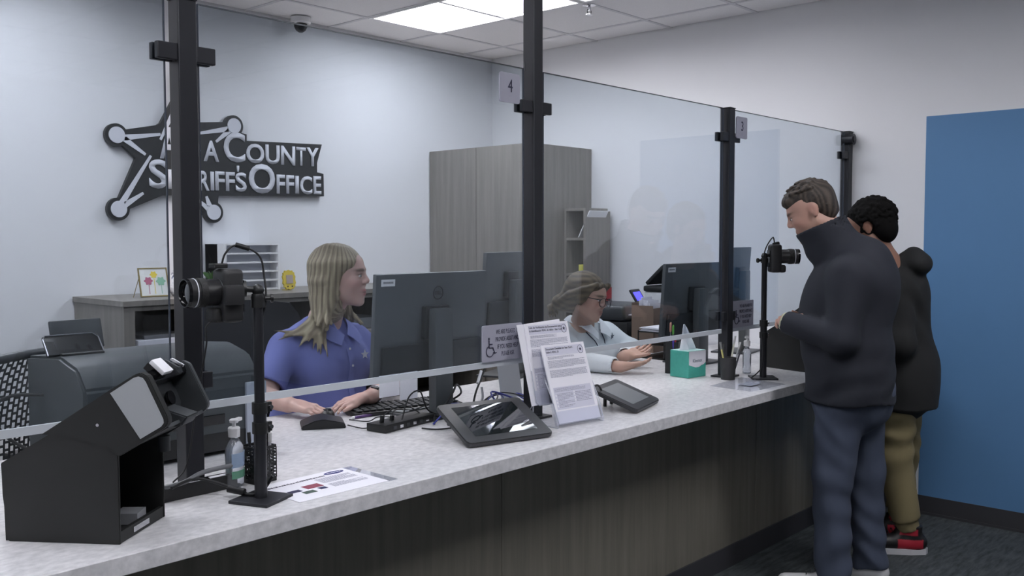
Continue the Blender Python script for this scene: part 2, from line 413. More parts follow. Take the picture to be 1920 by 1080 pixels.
def plaque(x0, z0, label):
    t = thing('assistance_plaque', label, 'sign', (x0 + .1, YG - .012, z0))
    M = frame((-.1, 0, 0), (1, 0, 0), (0, 0, 1)); bm = BM(); r = .006; pts = []; W = .2; H = .125
    for cx, cz, a0 in ((W - r, H - r, 0), (r, H - r, 90), (r, r, 180), (W - r, r, 270)):
        for k in range(4): a = math.radians(a0 + 30 * k); pts.append((cx + r * math.cos(a), cz + r * math.sin(a)))
    prism(bm, pts, -.002, .002, M); obj('plate', bm, M_plate, t, world=False)
    bm = BM()
    for k, s in enumerate(('WE ARE PLEASED TO', 'PROVIDE ASSISTANCE', 'IF YOU NEED HELP', 'PLEASE ASK')):
        put(bm, text_bm(s, .0215, .0002, .0001, 'CENTER', sx=.56, spacing=1.05), M @ Matrix.Translation((.126, .093 - .0255 * k, .0024)))
    obj('lettering', bm, M_inkd, t, world=False)
    bm = BM(); q = lambda x, z: M @ Vector((x, z, .003))
    arc = [q(.036 + .0185 * math.cos(math.radians(a)), .036 + .0185 * math.sin(math.radians(a))) for a in range(110, 365, 15)]
    tube(bm, arc, .0018, 6, smooth=False); tube(bm, [q(.031, .074), q(.032, .048), q(.050, .048), q(.060, .027), q(.067, .030)], .0022, 6, smooth=False)
    tube(bm, [q(.032, .060), q(.047, .060)], .002, 6, smooth=False); cyl(bm, q(.0305, .079), q(.0305, .0791) + Vector((0, -.001, 0)), .004)
    obj('wheelchair_symbol', bm, M_inkd, t, world=False)
plaque(2.265, 1.087, 'grey assistance plaque with wheelchair symbol beside the paper forms')
plaque(3.945, 1.085, 'grey assistance plaque with wheelchair symbol under number 3')

# ------------------------------------------------------------------ wall sign
t = thing('wall_sign', 'black and silver star sign reading Ada County Sheriff\'s Office on the back wall', 'sign', (2.9, BY, 1.6))
SY = BY - .035
def wp(px, py, Y=SY): v = atY(px, py, Y); return (v.x, v.z)
balls = [(218, 253), (222, 392), (400, 398), (438, 236), (346, 160)]
MS = frame((0, BY - .012, 0), (1, 0, 0), (0, 0, 1))     # local z points to -Y
bm = BM(); cent = {}
for k, b in enumerate(balls):
    x, z = wp(*b); cent[k] = (x, z); r = .062
    prism(bm, [(x + r * math.cos(a), z + r * math.sin(a)) for a in [i * math.pi / 14 for i in range(28)]], 0, .026, MS)
notch = [wp(302, 243), wp(267, 291), wp(318, 372), wp(402, 300), wp(368, 240)]
# arms: each a tapered blade from the middle of the star to its ball
mid = wp(335, 290)
ring = [cent[4], wp(368, 236), cent[3], wp(410, 300), cent[2], wp(322, 352), cent[1], wp(263, 294), cent[0], wp(303, 240)]
prism(bm, ring[::-1], 0, .0262, MS)
for k, (i0, i1) in {0: (7, 9), 1: (5, 7), 2: (3, 5), 3: (1, 3), 4: (9, 1)}.items():
    c = Vector(cent[k]); 
    for q in (i0, i1):
        e = Vector(ring[q % 10]); d = (e - c).normalized(); n = Vector((-d.y, d.x)) * .022
        prism(bm, [tuple(c + n), tuple(c - n), tuple(e - n * .9), tuple(e + n * .9)], 0, .0258, MS)
prism(bm, [wp(263, 366), wp(607, 368), wp(606, 326), wp(594, 323), wp(594, 305), wp(603, 271), wp(462, 264), wp(462, 252), wp(440, 246), wp(400, 262), wp(330, 262), wp(290, 320)], 0, .0265, MS)
for q_ in (ring[7], ring[9], ring[5], ring[3]): prism(bm, [(q_[0] + .028 * math.cos(a), q_[1] + .028 * math.sin(a)) for a in [i * math.pi / 8 for i in range(16)]], 0, .0261, MS)
obj('backing', bm, mat('sign_black', (44, 45, 46), .45), t)
MF = frame((0, BY - .039, 0), (1, 0, 0), (0, 0, 1))
for k in range(5):
    x, z = cent[k]; bm = BM(); r = .044
    prism(bm, [(x + r * math.cos(a), z + r * math.sin(a)) for a in [i * math.pi / 14 for i in range(28)]], 0, .006, MF)
    obj('star_ball', bm, M_silver, t)
def blade(a, b, w0, w1):
    a = Vector(wp(*a)); b = Vector(wp(*b)); d = (b - a).normalized(); n = Vector((-d.y, d.x))
    bm = BM(); prism(bm, [tuple(a + n * w0), tuple(a - n * w0), tuple(b - n * w1), tuple(b + n * w1)], 0, .003, MF); obj('star_outline', bm, M_silver, t)
for a, b in (((232, 258), (300, 252)), ((232, 260), (272, 290)), ((228, 380), (282, 292)), ((234, 384), (268, 362)), ((427, 242), (372, 250)), ((430, 244), (404, 266)),
             ((392, 386), (386, 368)), ((390, 392), (372, 376)), ((342, 172), (300, 262)), ((350, 176), (366, 225))): blade(a, b, .016, .007)
def letters(row):
    # each letter fits its own box between two pixel columns on the sign
    for ch, xa, xb, yb, yt in row:
        p0 = wp(xa, yb); p1 = wp(xb, yt); w_ = p1[0] - p0[0]; h_ = p1[1] - p0[1]
        b2 = text_bm(ch, 1, .0, .022)
        xsv = [v.co.x for v in b2.verts]; ysv = [v.co.y for v in b2.verts]
        sx = w_ / (max(xsv) - min(xsv)); sy = h_ / (max(ysv) - min(ysv))
        if ch == "'": sx = sy = h_ / (max(ysv) - min(ysv))
        r = bmesh.ops.extrude_face_region(b2, geom=b2.faces[:]); bmesh.ops.translate(b2, verts=[v for v in r['geom'] if isinstance(v, bmesh.types.BMVert)], vec=(0, 0, 1))
        m_ = MF @ Matrix.Translation((p0[0], p0[1], 0)) @ Matrix.Diagonal((sx, sy, .004, 1)) @ Matrix.Translation((-min(xsv), -min(ysv), 0))
        bm = BM(); put(bm, b2, m_); obj('letter', bm, M_silver, t)
letters([('A', 299, 334, 297, 240), ('D', 338, 375, 300, 262), ('A', 381, 409, 302, 265), ('C', 419, 458, 303, 250), ('O', 461, 494, 305, 271), ('U', 497, 523, 307, 273),
         ('N', 526, 552, 309, 275), ('T', 555, 572, 310, 277), ('Y', 574, 596, 311, 278),
         ('S', 279, 312, 353, 300), ('H', 315, 340, 354, 319), ('E', 346, 365, 355, 320), ('R', 373, 391, 357, 321), ('I', 394, 400, 357, 322), ('F', 403, 420, 357, 322), ('F', 423, 439, 358, 323),
         ("'", 443, 449, 322, 311), ('S', 441, 461, 359, 324), ('O', 466, 514, 362, 309), ('F', 518, 533, 363, 328), ('F', 536, 550, 363, 329), ('I', 553, 559, 363, 330), ('C', 562, 584, 364, 331), ('E', 587, 601, 364, 331)])

# ------------------------------------------------------------------ furniture behind the counter
def grain_box(name, t, m, *a, **k):
    bm = BM(); box(bm, *a, **k); return obj(name, bm, m, t)
# tall cupboard in the corner (doors face -X)
t = thing('tall_cupboard', 'tall grey wood cupboard with two doors in the back corner', 'cabinet', (4.93, 4.55, 0))
grain_box('carcass', t, M_lam, 4.62, RX - .002, 4.068, BY - .009, .0, 2.128)
grain_box('door', t, M_lam, 4.60, 4.618, 4.069, 4.552, .08, 2.126, bev=.001)
grain_box('door', t, M_lam, 4.60, 4.618, 4.556, BY - .012, .08, 2.126, bev=.001)
# open shelf unit before it
t = thing('shelf_unit', 'narrow grey open shelf unit standing before the tall cupboard', 'shelf', (5.05, 3.98, 0))
SX0 = 4.955; Y0 = 3.882; Y1 = 4.064
grain_box('side_panel', t, M_lam, SX0, 5.23, Y0, Y0 + .018, 0, 1.69)
grain_box('side_panel', t, M_lam, SX0, 5.23, Y1 - .018, Y1, 0, 1.69)
grain_box('top_panel', t, M_lam, SX0, 5.20, Y0, Y1, 1.69, 1.708)
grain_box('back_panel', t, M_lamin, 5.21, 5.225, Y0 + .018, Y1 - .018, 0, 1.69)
for z in (0.08, .42, .75, 1.02, 1.27, 1.51):
    grain_box('shelf', t, M_lam, SX0 + .003, 5.21, Y0 + .018, Y1 - .018, z - .018, z)
bm = BM(); box(bm, SX0 + .02, 5.18, -.003, .003, 0, .2, TR((0, Y0 + .075, 1.513), 0, 28))
tag(obj('magazine_folder', bm, M_white), 'white folder leaning on the top shelf of the narrow unit', 'folder')
bm = BM(); box(bm, SX0 + .02, 5.1, 3.91, 3.955, 1.272, 1.33, bev=.002)
tag(obj('note_pad_stack', bm, mat('yellow_pad', (206, 204, 96), .8)), 'yellow pad block on the second shelf of the narrow unit', 'notepad')
bm = BM(); box(bm, SX0 + .09, 5.1, 3.903, 3.93, 1.331, 1.385, bev=.002)
tag(obj('note_pad_stack', bm, MATS['yellow_pad']), 'upper yellow pad standing on the yellow block', 'notepad')

# long low credenza against the back wall
t = thing('credenza', 'long low grey wood credenza with open cubbies under the sign', 'cabinet', (3.35, 4.75, 0))
CX0 = 2.076; CX1 = 4.58; CY0 = 4.456; CZ = 1.205
bm = BM(); box(bm, CX0 - .008, CX1, CY0 - .012, BY - .009, CZ - .028, CZ, bev=.002); obj('top_board', bm, M_lam, t)
cols = [CX0, 2.62, 3.26, 3.92, CX1 - .02]
for i, x in enumerate(cols): grain_box('upright', t, M_lam, x, x + (.055 if i == 0 else .022), CY0, BY - .01, 0, CZ - .028)
grain_box('back_panel', t, M_lamd, CX0 + .05, CX1 - .02, BY - .03, BY - .012, 0, CZ - .03)
for a, b in zip(cols, cols[1:]):
    for z in (.09, .45, .72, .955):
        grain_box('shelf', t, M_lam, a + .022, b, CY0 + .004, BY - .03, z - .03, z)
    grain_box('fascia', t, M_lam, a + .022, b, CY0 + .002, CY0 + .02, CZ - .052, CZ - .028)
def cubby(x0, x1, z0, z1, d, m, name, label, cat, y0=CY0 + .01, grp=None):
    bm = BM(); box(bm, x0, x1, y0, y0 + d, z0, z1, bev=.002); return tag(obj(name, bm, m), label, cat, grp)
cubby(2.15, 2.585, .956, 1.005, .3, mat('paper_white', (214, 216, 226), .7), 'binder', 'white flat binder lying in the top left cubby of the credenza', 'binder')
cubby(2.20, 2.43, 1.006, 1.024, .25, mat('grey_folder', (104, 106, 110), .7), 'folder', 'grey folder lying on the white binder in the credenza', 'folder', CY0 + .05)
for k, (x0, x1, z1) in enumerate(((2.66, 2.8, .99), (2.84, 3.1, 1.0), (3.32, 3.5, 1.06), (3.56, 3.8, 1.02), (4.0, 4.3, 1.05))):
    cubby(x0, x1, .956, z1, .25, mat('file_dark%d' % (k % 2), [(70, 74, 80), (128, 132, 138)][k % 2], .6), 'file_box',
          ['small dark file box in the second cubby', 'wide light file box in the second cubby', 'dark file box in the third cubby', 'light file box in the third cubby', 'wide dark file box in the right cubby'][k], 'box', CY0 + .12)
# things on the credenza
t = thing('picture_frame', 'small gold frame with painted flowers on the credenza', 'picture frame', (2.33, 4.66, CZ))
F = frame((2.265, 4.665, CZ + .002), (1, -.12, 0), (0.03, .30, 1)); W = .15; H = .155
M_gold = mat('brass', (150, 134, 92), .35, metal=.7)
for a in ((0, W, 0, .006), (0, W, H - .006, H), (0, .006, .006, H - .006), (W - .006, W, .006, H - .006)):
    bm = BM(); box(bm, a[0], a[1], a[2], a[3], -.004, .004, F); obj('frame_rail', bm, M_gold, t)
bm = BM(); box(bm, .006, W - .006, .006, H - .006, -.001, .001, F); obj('picture', bm, mat('picture_ground', (222, 224, 222), .3), t)
for (x, z, r, c) in ((.048, .085, .020, (176, 104, 128)), (.078, .118, .017, (222, 200, 80)), (.112, .082, .022, (140, 186, 160))):
    bm = BM(); pts = [(x + r * (1 + .18 * math.cos(6 * a)) * math.cos(a), z + r * (1 + .18 * math.cos(6 * a)) * math.sin(a)) for a in [i * math.pi / 15 for i in range(30)]]
    prism(bm, pts, -.0022, -.0012, F); prism(bm, pts, .0012, .0022, F)
    box(bm, x - .001, x + .002, .015, z - r * .8, -.0018, .0018, F); obj('painted_flower', bm, mat('petal%d' % c[0], c, .7), t)
bm = BM(); tube(bm, [F @ Vector((.0, .1, .004)), F @ Vector((-.025, 0, -.05)), F @ Vector((.01, 0.0, -.05))], .002, 5, smooth=False); obj('easel_leg', bm, M_gold, t)
p = Vector((2.47, 4.66, CZ))
t = thing('flower_vase', 'tall white vase with blue speckles on the credenza', 'vase', p)
bm = BM(); lathe(bm, [(.030, 0), (.046, .02), (.052, .055), (.044, .1), (.026, .135), (.019, .155), (.022, .18), (.018, .18), (.015, .15)], n=28)
obj('body', bm, mat('speckled_glaze', (228, 228, 232), .3, rgb2=(70, 80, 118), scale=55, detail=2), t, 60, world=False)
MATS['speckled_glaze'].node_tree.nodes['Color Ramp'].color_ramp.elements[0].position = .52
MATS['speckled_glaze'].node_tree.nodes['Color Ramp'].color_ramp.elements[1].position = .60
p = Vector((2.70, 4.72, CZ))
t = thing('potted_plant', 'small green potted plant on the credenza behind the camera', 'plant', p)
bm = BM(); lathe(bm, [(.022, 0), (.03, .05), (.032, .055), (.026, .055)], n=20); obj('pot', bm, M_white, t, 40, world=False)
M_leaf = mat('leaf', (86, 128, 66), .6, var=.2)
for k in range(16):
    a = k * 2.4; h = .03 + .035 * ((k * 7) % 5) / 5; bm = BM(); r = .02 + .018 * ((k * 3) % 4) / 4
    c = Vector((r * math.cos(a), r * math.sin(a), .055 + h)); d = Vector((math.cos(a), math.sin(a), .8)).normalized(); s = d.orthogonal().normalized() * .009
    b2 = bmesh.new(); v = [b2.verts.new(q) for q in (Vector((0, 0, .05)), c + s, c + d * .025, c - s)]; b2.faces.new(v); bmesh.ops.solidify(b2, geom=b2.faces[:], thickness=.001)
    merge(bm, b2); obj('leaf', bm, M_leaf, t, world=False)
# white literature sorter
t = thing('paper_sorter', 'white five-slot paper sorter on the credenza against the wall', 'paper sorter', (2.97, 4.85, CZ))
sx0, sx1, sy0 = 2.83, 3.19, 4.80; z1 = 1.475
grain_box('side', t, M_white, sx0, sx0 + .008, sy0, 5.02, CZ, z1); grain_box('side', t, M_white, sx1 - .012, sx1, sy0, 5.02, CZ, z1)
grain_box('back', t, mat('sorter_back', (200, 204, 214), .6), sx0, sx1, 4.885, 5.02, CZ, z1)
for k in range(6):
    z = CZ + .002 + k * (z1 - CZ - .008) / 5; grain_box('tray', t, M_white, sx0 + .006, sx1 - .012, sy0 + .002, 4.885, z, z + .009)
def sunflower(x, y, label, rz):
    t = thing('sunflower_frame', label, 'picture frame', (x, y, CZ), rz)
    pts = []
    for k in range(28):
        a = k * 2 * math.pi / 28; r = 1 + (.13 if k % 2 else 0); pts.append((.042 * r * math.copysign(abs(math.cos(a)) ** .7, math.cos(a)), .057 + .052 * r * math.copysign(abs(math.sin(a)) ** .7, math.sin(a))))
    M = frame((0, 0, 0.004), (1, 0, 0), (0, .12, 1)); bm = BM(); prism(bm, pts, -.006, .006, M)
    obj('petal_border', bm, mat('sunflower_yellow', (206, 184, 70), .6), t, world=False)
    bm = BM(); box(bm, -.024, .024, .035, .085, .006, .009, M); obj('picture', bm, mat('sunfl_pic', (170, 156, 150), .4), t, world=False)
    for sx in (-.016, .016):
        bm = BM(); put(bm, lathe(BM(), [(.005, 0), (.004, .003)], n=10), M @ Matrix.Translation((sx, .018, .006))); obj('bead', bm, mat('bead', (84, 66, 50), .5), t, world=False)
    bm = BM(); box(bm, -.02, .02, .006, .045, 0, .004); obj('stand', bm, MATS['sunflower_yellow'], t, world=False)
sunflower(3.175, 4.68, 'yellow sunflower-shaped frame beside the white paper sorter', 5)
sunflower(3.335, 4.62, 'yellow sunflower frame half hidden behind the blond woman\'s hair', -15)

# side return desk with the machines
t = thing('return_desk', 'grey desk return along the right wall behind the woman with glasses', 'desk', (4.7, 3.4, 0))
bm = BM(); box(bm, 4.37, RX - .002, 2.951, 3.875, TOP - .03, TOP, bev=.002); obj('desk_top', bm, mat('pale_desk', (186, 188, 194), .4), t)
grain_box('side_panel', t, M_lam, 4.39, 4.41, 2.96, 3.86, 0, TOP - .03); grain_box('back_panel', t, M_lam, 4.41, 5.24, 3.84, 3.86, 0, TOP - .03)

def multifunction(name, label, x, y, w_, d, h, rz, body, panel=None):
    t = thing(name, label, 'printer', (x, y, TOP), rz)
    bm = BM(); box(bm, -w_/2, w_/2, -d/2, d/2, 0, h * .62, bev=.012); obj('body', bm, body, t, 40, world=False)
    bm = BM(); box(bm, -w_/2, w_/2, -d/2 + .02, d/2, h * .64, h, bev=.02, seg=3); obj('lid', bm, M_dark if body is M_black else M_black, t, 40, world=False)
    bm = BM(); box(bm, -w_*.36, w_*.36, -d/2 - .002, -d/2 + .03, h*.16, h*.34); obj('output_slot', bm, M_blackg, t, world=False)
    return t
a = multifunction('office_printer', 'black office printer with lit blue screen left of the brown file box', 4.66, 3.42, .40, .34, .25, 12, M_black)
bm = BM(); box(bm, -.07, .07, -.05, .05, -.006, .006, TR((.07, -.12, .29), 0, 58), bev=.004); obj('control_panel', bm, M_black, a, world=False)
bm = BM(); box(bm, -.052, .052, -.030, .030, .006, .0075, TR((.07, -.12, .29), 0, 58)); obj('screen', bm, mat('blue_screen', (92, 84, 255), .3, emis=1.2), a, world=False)
bm = BM(); box(bm, -.14, -.02, -.19, -.13, .19, .196); obj('paper', bm, M_paper, a, world=False)
t = thing('red_folder', 'red folder standing upright behind the black printer', 'folder', (4.89, 3.68, TOP))
bm = BM(); box(bm, 4.82, 4.965, 3.67, 3.70, TOP + .001, TOP + .33, bev=.003); obj('cover', bm, mat('red_card', (170, 44, 50), .6), t)
t = thing('file_box', 'brown cardboard file organiser stuffed with white papers', 'box', (4.47, 3.06, TOP))
M_card = mat('brown_card', (132, 112, 98), .7)
fx, fy, rzf = 4.50, 3.06, 6
Mx = TR((fx, fy, TOP), rzf)
for a4 in ((-.08, .08, -.07, -.064, 0, .25), (-.08, .08, .064, .07, 0, .28), (-.08, -.074, -.064, .064, 0, .265), (.074, .08, -.064, .064, 0, .265), (-.074, .074, -.064, .064, 0, .004)):
    bm = BM(); box(bm, *a4, Mx); obj('board', bm, M_card, t)
for k in range(7):
    bm = BM(); box(bm, -.070 + .002 * k, .066, -.052 + .014 * k, -.050 + .014 * k, .005, .26 + .01 * (k % 3) + .012 * k / 2, Mx)
    tag(obj('paper_sheet', bm, M_paper), ['white papers standing in the brown file organiser'][0], 'paper', 'papers in the brown file organiser')
# white laser printer with its cover open
t = thing('laser_printer', 'white laser printer with its black lid raised beside the monitor', 'printer', (4.78, 3.09, TOP), 0)
for nm, m_, a6 in (('body', mat('printer_white', (206, 208, 212), .5), (-.115, .12, -.11, .12, .12, .33)), ('base', M_black, (-.12, .125, -.115, .125, 0.002, .12)), ('top_rim', M_black, (-.12, .125, -.115, .125, .33, .365))):
    bm = BM(); box(bm, *a6, bev=.012); obj(nm, bm, m_, t, 40, world=False)
bm = BM(); box(bm, -.115, .12, -.16, 0, 0, .022, TR((0, .10, .367), 0, -42), bev=.006); obj('lid', bm, M_black, t, 40, world=False)
bm = BM(); box(bm, -.09, .09, -.112, -.109, .17, .27); obj('label', bm, mat('printer_label', (176, 184, 200), .6), t, world=False)
# desk clutter under the laser printer
M_lime = mat('lime_plastic', (120, 190, 72), .5)
t = thing('paper_tray', 'black letter tray piled with white papers behind the tissue box', 'tray', (4.33, 2.84, TOP))
for z in (0.004, .075, .14):
    bm = BM(); box(bm, 4.20, 4.46, 2.76, 2.93, TOP + z, TOP + z + .005); obj('shelf', bm, M_black, t)
for x, y in ((4.20, 2.76), (4.455, 2.76), (4.20, 2.925), (4.455, 2.925)):
    bm = BM(); box(bm, x, x + .005, y, y + .005, TOP, TOP + .15); obj('post', bm, M_black, t)
for k in range(5):
    bm = BM(); box(bm, -.12, .12, -.075, .075, 0, .003, TR((4.33 + .006 * (k % 3), 2.845, TOP + .1465 + k * .0042), -6 + 5 * (k % 3)))
    tag(obj('paper_sheet', bm, M_paper), 'white sheets piled on the black letter tray', 'paper', 'papers on the letter tray')

# ------------------------------------------------------------------ monitors
def monitor(label, x, y, rz, top, w_=.545, h_=.33, tilt=4, logo=True, sticker=True, stand_h=None, labels=True):
    t = thing('monitor', label, 'monitor', (x, y, TOP), rz)
    # back of the monitor faces local -Y
    zt = top - TOP; M = TR((0, 0, zt - h_), 0, tilt)
    bm = BM(); box(bm, -w_/2, w_/2, 0, .020, 0, h_, M, bev=.004); obj('shell', bm, mat('monitor_shell', (88, 92, 95), .45), t, 40, world=False)
    bm = BM(); box(bm, -w_/2 + .008, w_/2 - .008, .020, .0212, .012, h_ - .008, M); obj('screen', bm, M_blackg, t, world=False)
    bm = BM(); box(bm, -w_/2 + .03, w_/2 - .03, -.018, 0, .006, .115, M, bev=.007); obj('rear_hump', bm, mat('monitor_hump', (44, 47, 50), .45), t, 40, world=False)
    bm = BM(); box(bm, -.06, .06, -.026, -.001, .13, .25, M, bev=.006); obj('mount_plate', bm, MATS['monitor_hump'], t, 40, world=False)
    bm = BM(); box(bm, -.045, .045, -.075, -.034, .006, zt - .13, bev=.008); obj('stand_column', bm, mat('stand_grey', (84, 88, 90), .35), t, 40, world=False)
    bm = BM(); box(bm, -.03, .03, -.05, -.018, zt - .19, zt - .14); obj('hinge', bm, M_black, t, world=False)
    bm = BM(); box(bm, -.12, .12, -.12, .10, 0, .010, bev=.004); obj('stand_base', bm, M_dark, t, 40, world=False)
    if logo:
        bm = BM(); c = M @ Vector((0.02, -.0005, h_ - .075))
        ring = [c + M.to_3x3() @ Vector((.024 * math.cos(a), 0, .024 * math.sin(a))) for a in [i * math.pi / 14 for i in range(29)]]
        tube(bm, ring, .0021, 6, smooth=False); obj('logo_ring', bm, M_black, t, world=False)
        bm = BM(); put(bm, text_bm('DELL', .0175, .0003, .0005, 'CENTER', sx=.86), M @ frame((0.02, -.0006, h_ - .081), (1, 0, 0), (0, 0, 1))); obj('logo_letters', bm, M_black, t, world=False)
    if sticker:
        bm = BM(); box(bm, -w_/2 + .022, -w_/2 + .085, -.0012, 0, h_ - .042, h_ - .018, M); obj('asset_label', bm, M_white, t, world=False)
        bm = BM()
        for k in range(12): box(bm, -w_/2 + .030 + .004 * k, -w_/2 + .032 + .004 * k, -.0016, -.0011, h_ - .033, h_ - .026, M)
        obj('barcode', bm, M_inkd, t, world=False)
        bm = BM(); box(bm, .0, .05, -.0195, -.018, .068, .088, M); obj('rating_label', bm, mat('label_grey', (120, 124, 128), .5), t, world=False)
        bm = BM(); box(bm, .055, .07, -.0195, -.018, .064, .090, M); obj('port_label', bm, M_white, t, world=False)
    return t
monitor('dark grey monitor seen from behind in front of the blue-shirted woman', 2.345, 2.56, 1, 1.384, w_=.555, h_=.37)
# paper notes stuck to its lower edge
for (x0, x1, z0, z1, l) in ((2.075, 2.165, .955, 1.02, 'left white paper note under the monitor of the blond woman'), (2.168, 2.25, .935, 1.02, 'right white paper note under the monitor of the blond woman')):
    bm = BM(); box(bm, x0, x1, 2.527, 2.529, z0, z1 + .012); tag(obj('paper_note', bm, M_paper), l, 'note')
monitor('monitor turned nearly edge-on just left of the tall post', 3.26, 3.03, 18, 1.444, w_=.50, h_=.34, logo=False, sticker=False)
monitor('dark grey monitor seen from behind beside the tissue box', 4.245, 2.62, -2, 1.379, w_=.54, h_=.37, logo=False)
monitor('slim monitor turned edge-on right of the number 3 post', 4.80, 2.68, 12, 1.455, w_=.46, h_=.36, logo=False, sticker=False)

# keyboard, mouse, riser, hub, pens
t = thing('mouse_riser', 'small black plastic wedge by the blond woman\'s right hand', 'mouse stand', (1.93, 2.68, TOP))
Mx = TR((1.935, 2.665, TOP), -32); bm = BM()
prism(bm, [(-.075, 0), (.075, 0), (.07, .018), (.0, .034), (-.03, .03), (-.075, .012)], -.06, .06, Mx @ Matrix.Rotation(math.radians(90), 4, 'X'), bev=.003)
obj('wedge', bm, M_black, t, 40)
t = thing('computer_mouse', 'black computer mouse under the blond woman\'s fingers', 'mouse', (2.03, 2.76, TOP))
bm = BM(); put(bm, lathe(BM(), [(.9, 0), (1, .15), (.95, .5), (.7, .85), (.3, 1)], n=24), TR((2.03, 2.775, TOP + .001), -30) @ Matrix.Diagonal((.031, .055, .034, 1))); obj('shell', bm, M_black, t, 60)
bm = BM(); cyl(bm, (2.026, 2.748, TOP + .033), (2.030, 2.752, TOP + .033), .006); obj('scroll_wheel', bm, M_dark, t)
t = thing('keyboard', 'long black keyboard in front of the blond woman', 'keyboard', (2.33, 2.70, TOP), -14)
bm = BM(); box(bm, -.225, .225, -.065, .065, 0, .018, TR((0, 0, .002), 0, 4), bev=.004); obj('tray', bm, M_black, t, 40, world=False)
kme = None
for r in range(5):
    for k in range(15):
        if kme is None:
            bm = BM(); box(bm, -.006, .006, -.0055, .0055, 0, .006, bev=.0015, seg=1); o = obj('key', bm, M_dark, t, world=False); kme = o.data
        else:
            o = bpy.data.objects.new('key', kme); C.objects.link(o); o.parent = t
        o.location = (-.20 + .0285 * k, -.046 + .023 * r, .0185 + .0016 * r); o.scale = (1.9, 1.6, 1)
t = thing('pen', 'purple pen lying under the keyboard edge', 'pen', (2.10, 2.585, TOP))
bm = BM(); tube(bm, [atZ(663, 783, TOP + .006), atZ(705, 776, TOP + .006)], .0055, 8, smooth=False); obj('barrel', bm, mat('purple', (92, 62, 120), .4), t)
bm = BM(); tube(bm, [atZ(659, 784, TOP + .006), atZ(664, 783, TOP + .006)], .0058, 8, smooth=False); obj('cap', bm, M_white, t)
t = thing('usb_hub', 'flat black connector box with cables on the counter', 'hub', (2.07, 2.43, TOP))
HB = frame((1.994, 2.412, TOP), (.83, .12, 0), (0, 1, 0)); bm = BM(); box(bm, 0, .26, -.01, .075, 0.001, .028, HB, bev=.003); obj('case', bm, M_black, t, 40)
for k in range(6):
    bm = BM(); box(bm, .04 + .034 * k, .056 + .034 * k, -.0115, -.0095, .008, .018, HB); obj('port', bm, M_chrome if k % 2 else M_dark, t)
for k in range(2):
    bm = BM(); box(bm, .02 + .05 * k, .034 + .05 * k, .03, .038, .028, .055, HB @ Matrix.Rotation(math.radians(8), 4, 'Y')); obj('plug', bm, M_black, t)
M_cable = mat('black_cable', (24, 25, 28), .5); M_cblue = mat('blue_cable', (44, 52, 130), .5)
M_cwhite = mat('white_cable', (196, 198, 204), .5)
cz = TOP + .006
CAB = [
 ('black mouse cable running from the wedge to the connector box', M_cable, [atZ(652, 797, cz), atZ(680, 803, cz), atZ(700, 800, cz), (2.02, 2.44, cz + .01)], .0022),
 ('thin black cable crossing the counter by the purple pen', M_cable, [atZ(655, 787, cz), atZ(690, 790, cz), atZ(708, 782, cz + .02), (2.08, 2.47, cz + .03)], .0022),
 ('looped black cable standing over the connector box', M_cable, [(2.10, 2.44, cz + .02), (2.16, 2.47, cz + .09), (2.22, 2.48, cz + .10), (2.25, 2.47, cz + .03), (2.32, 2.44, cz)], .0028),
 ('black cable lying before the connector box', M_cable, [(2.12, 2.36, cz), (2.14, 2.31, cz), (2.20, 2.29, cz), (2.28, 2.31, cz), (2.34, 2.36, cz)], .003),
 ('blue network cable arching behind the signing pad', M_cblue, [(2.19, 2.38, cz), (2.24, 2.36, cz + .05), (2.31, 2.40, cz + .055), (2.42, 2.42, cz + .03), (2.58, 2.46, cz)], .0032),
 ('second blue cable looping near the black post', M_cblue, [(2.46, 2.42, cz), (2.54, 2.44, cz + .045), (2.62, 2.46, cz + .04), (2.66, 2.50, cz), (2.56, 2.54, cz), (2.48, 2.5, cz + .02)], .0028),
 ('black cable bundle beside the monitor foot', M_cable, [(2.22, 2.34, cz), (2.30, 2.32, cz + .03), (2.38, 2.36, cz + .04), (2.46, 2.40, cz + .02), (2.56, 2.40, cz)], .005),
 ('black cable hanging behind the assistance plaque', M_cable, [(2.44, 2.44, cz), (2.50, 2.48, cz + .06), (2.58, 2.52, cz + .12), (2.66, 2.56, cz + .2), (2.70, 2.60, cz + .26)], .004),
 ('thick black cable curling to the counter edge', M_cable, [(2.26, 2.44, cz), (2.36, 2.46, cz + .08), (2.42, 2.50, cz + .1), (2.50, 2.56, cz + .05), (2.52, 2.66, cz)], .004),
 ('white cable with tie wraps beside the monitor column', M_cwhite, [(2.44, 2.39, cz + .10), (2.445, 2.39, cz + .06), (2.44, 2.40, cz + .02), (2.47, 2.38, cz)], .0045),
 ('thin black cable between keyboard and connector box', M_cable, [(2.12, 2.52, cz), (2.17, 2.56, cz + .03), (2.26, 2.56, cz + .02), (2.34, 2.52, cz + .04), (2.42, 2.48, cz)], .0022),
 ('thin dark cable coiled behind the connector box', M_cable, [(2.05, 2.47, cz), (2.10, 2.54, cz + .02), (2.18, 2.53, cz + .05), (2.22, 2.48, cz + .02), (2.15, 2.45, cz + .012), (2.09, 2.49, cz + .012)], .0022),
]
rc = random.Random(12)
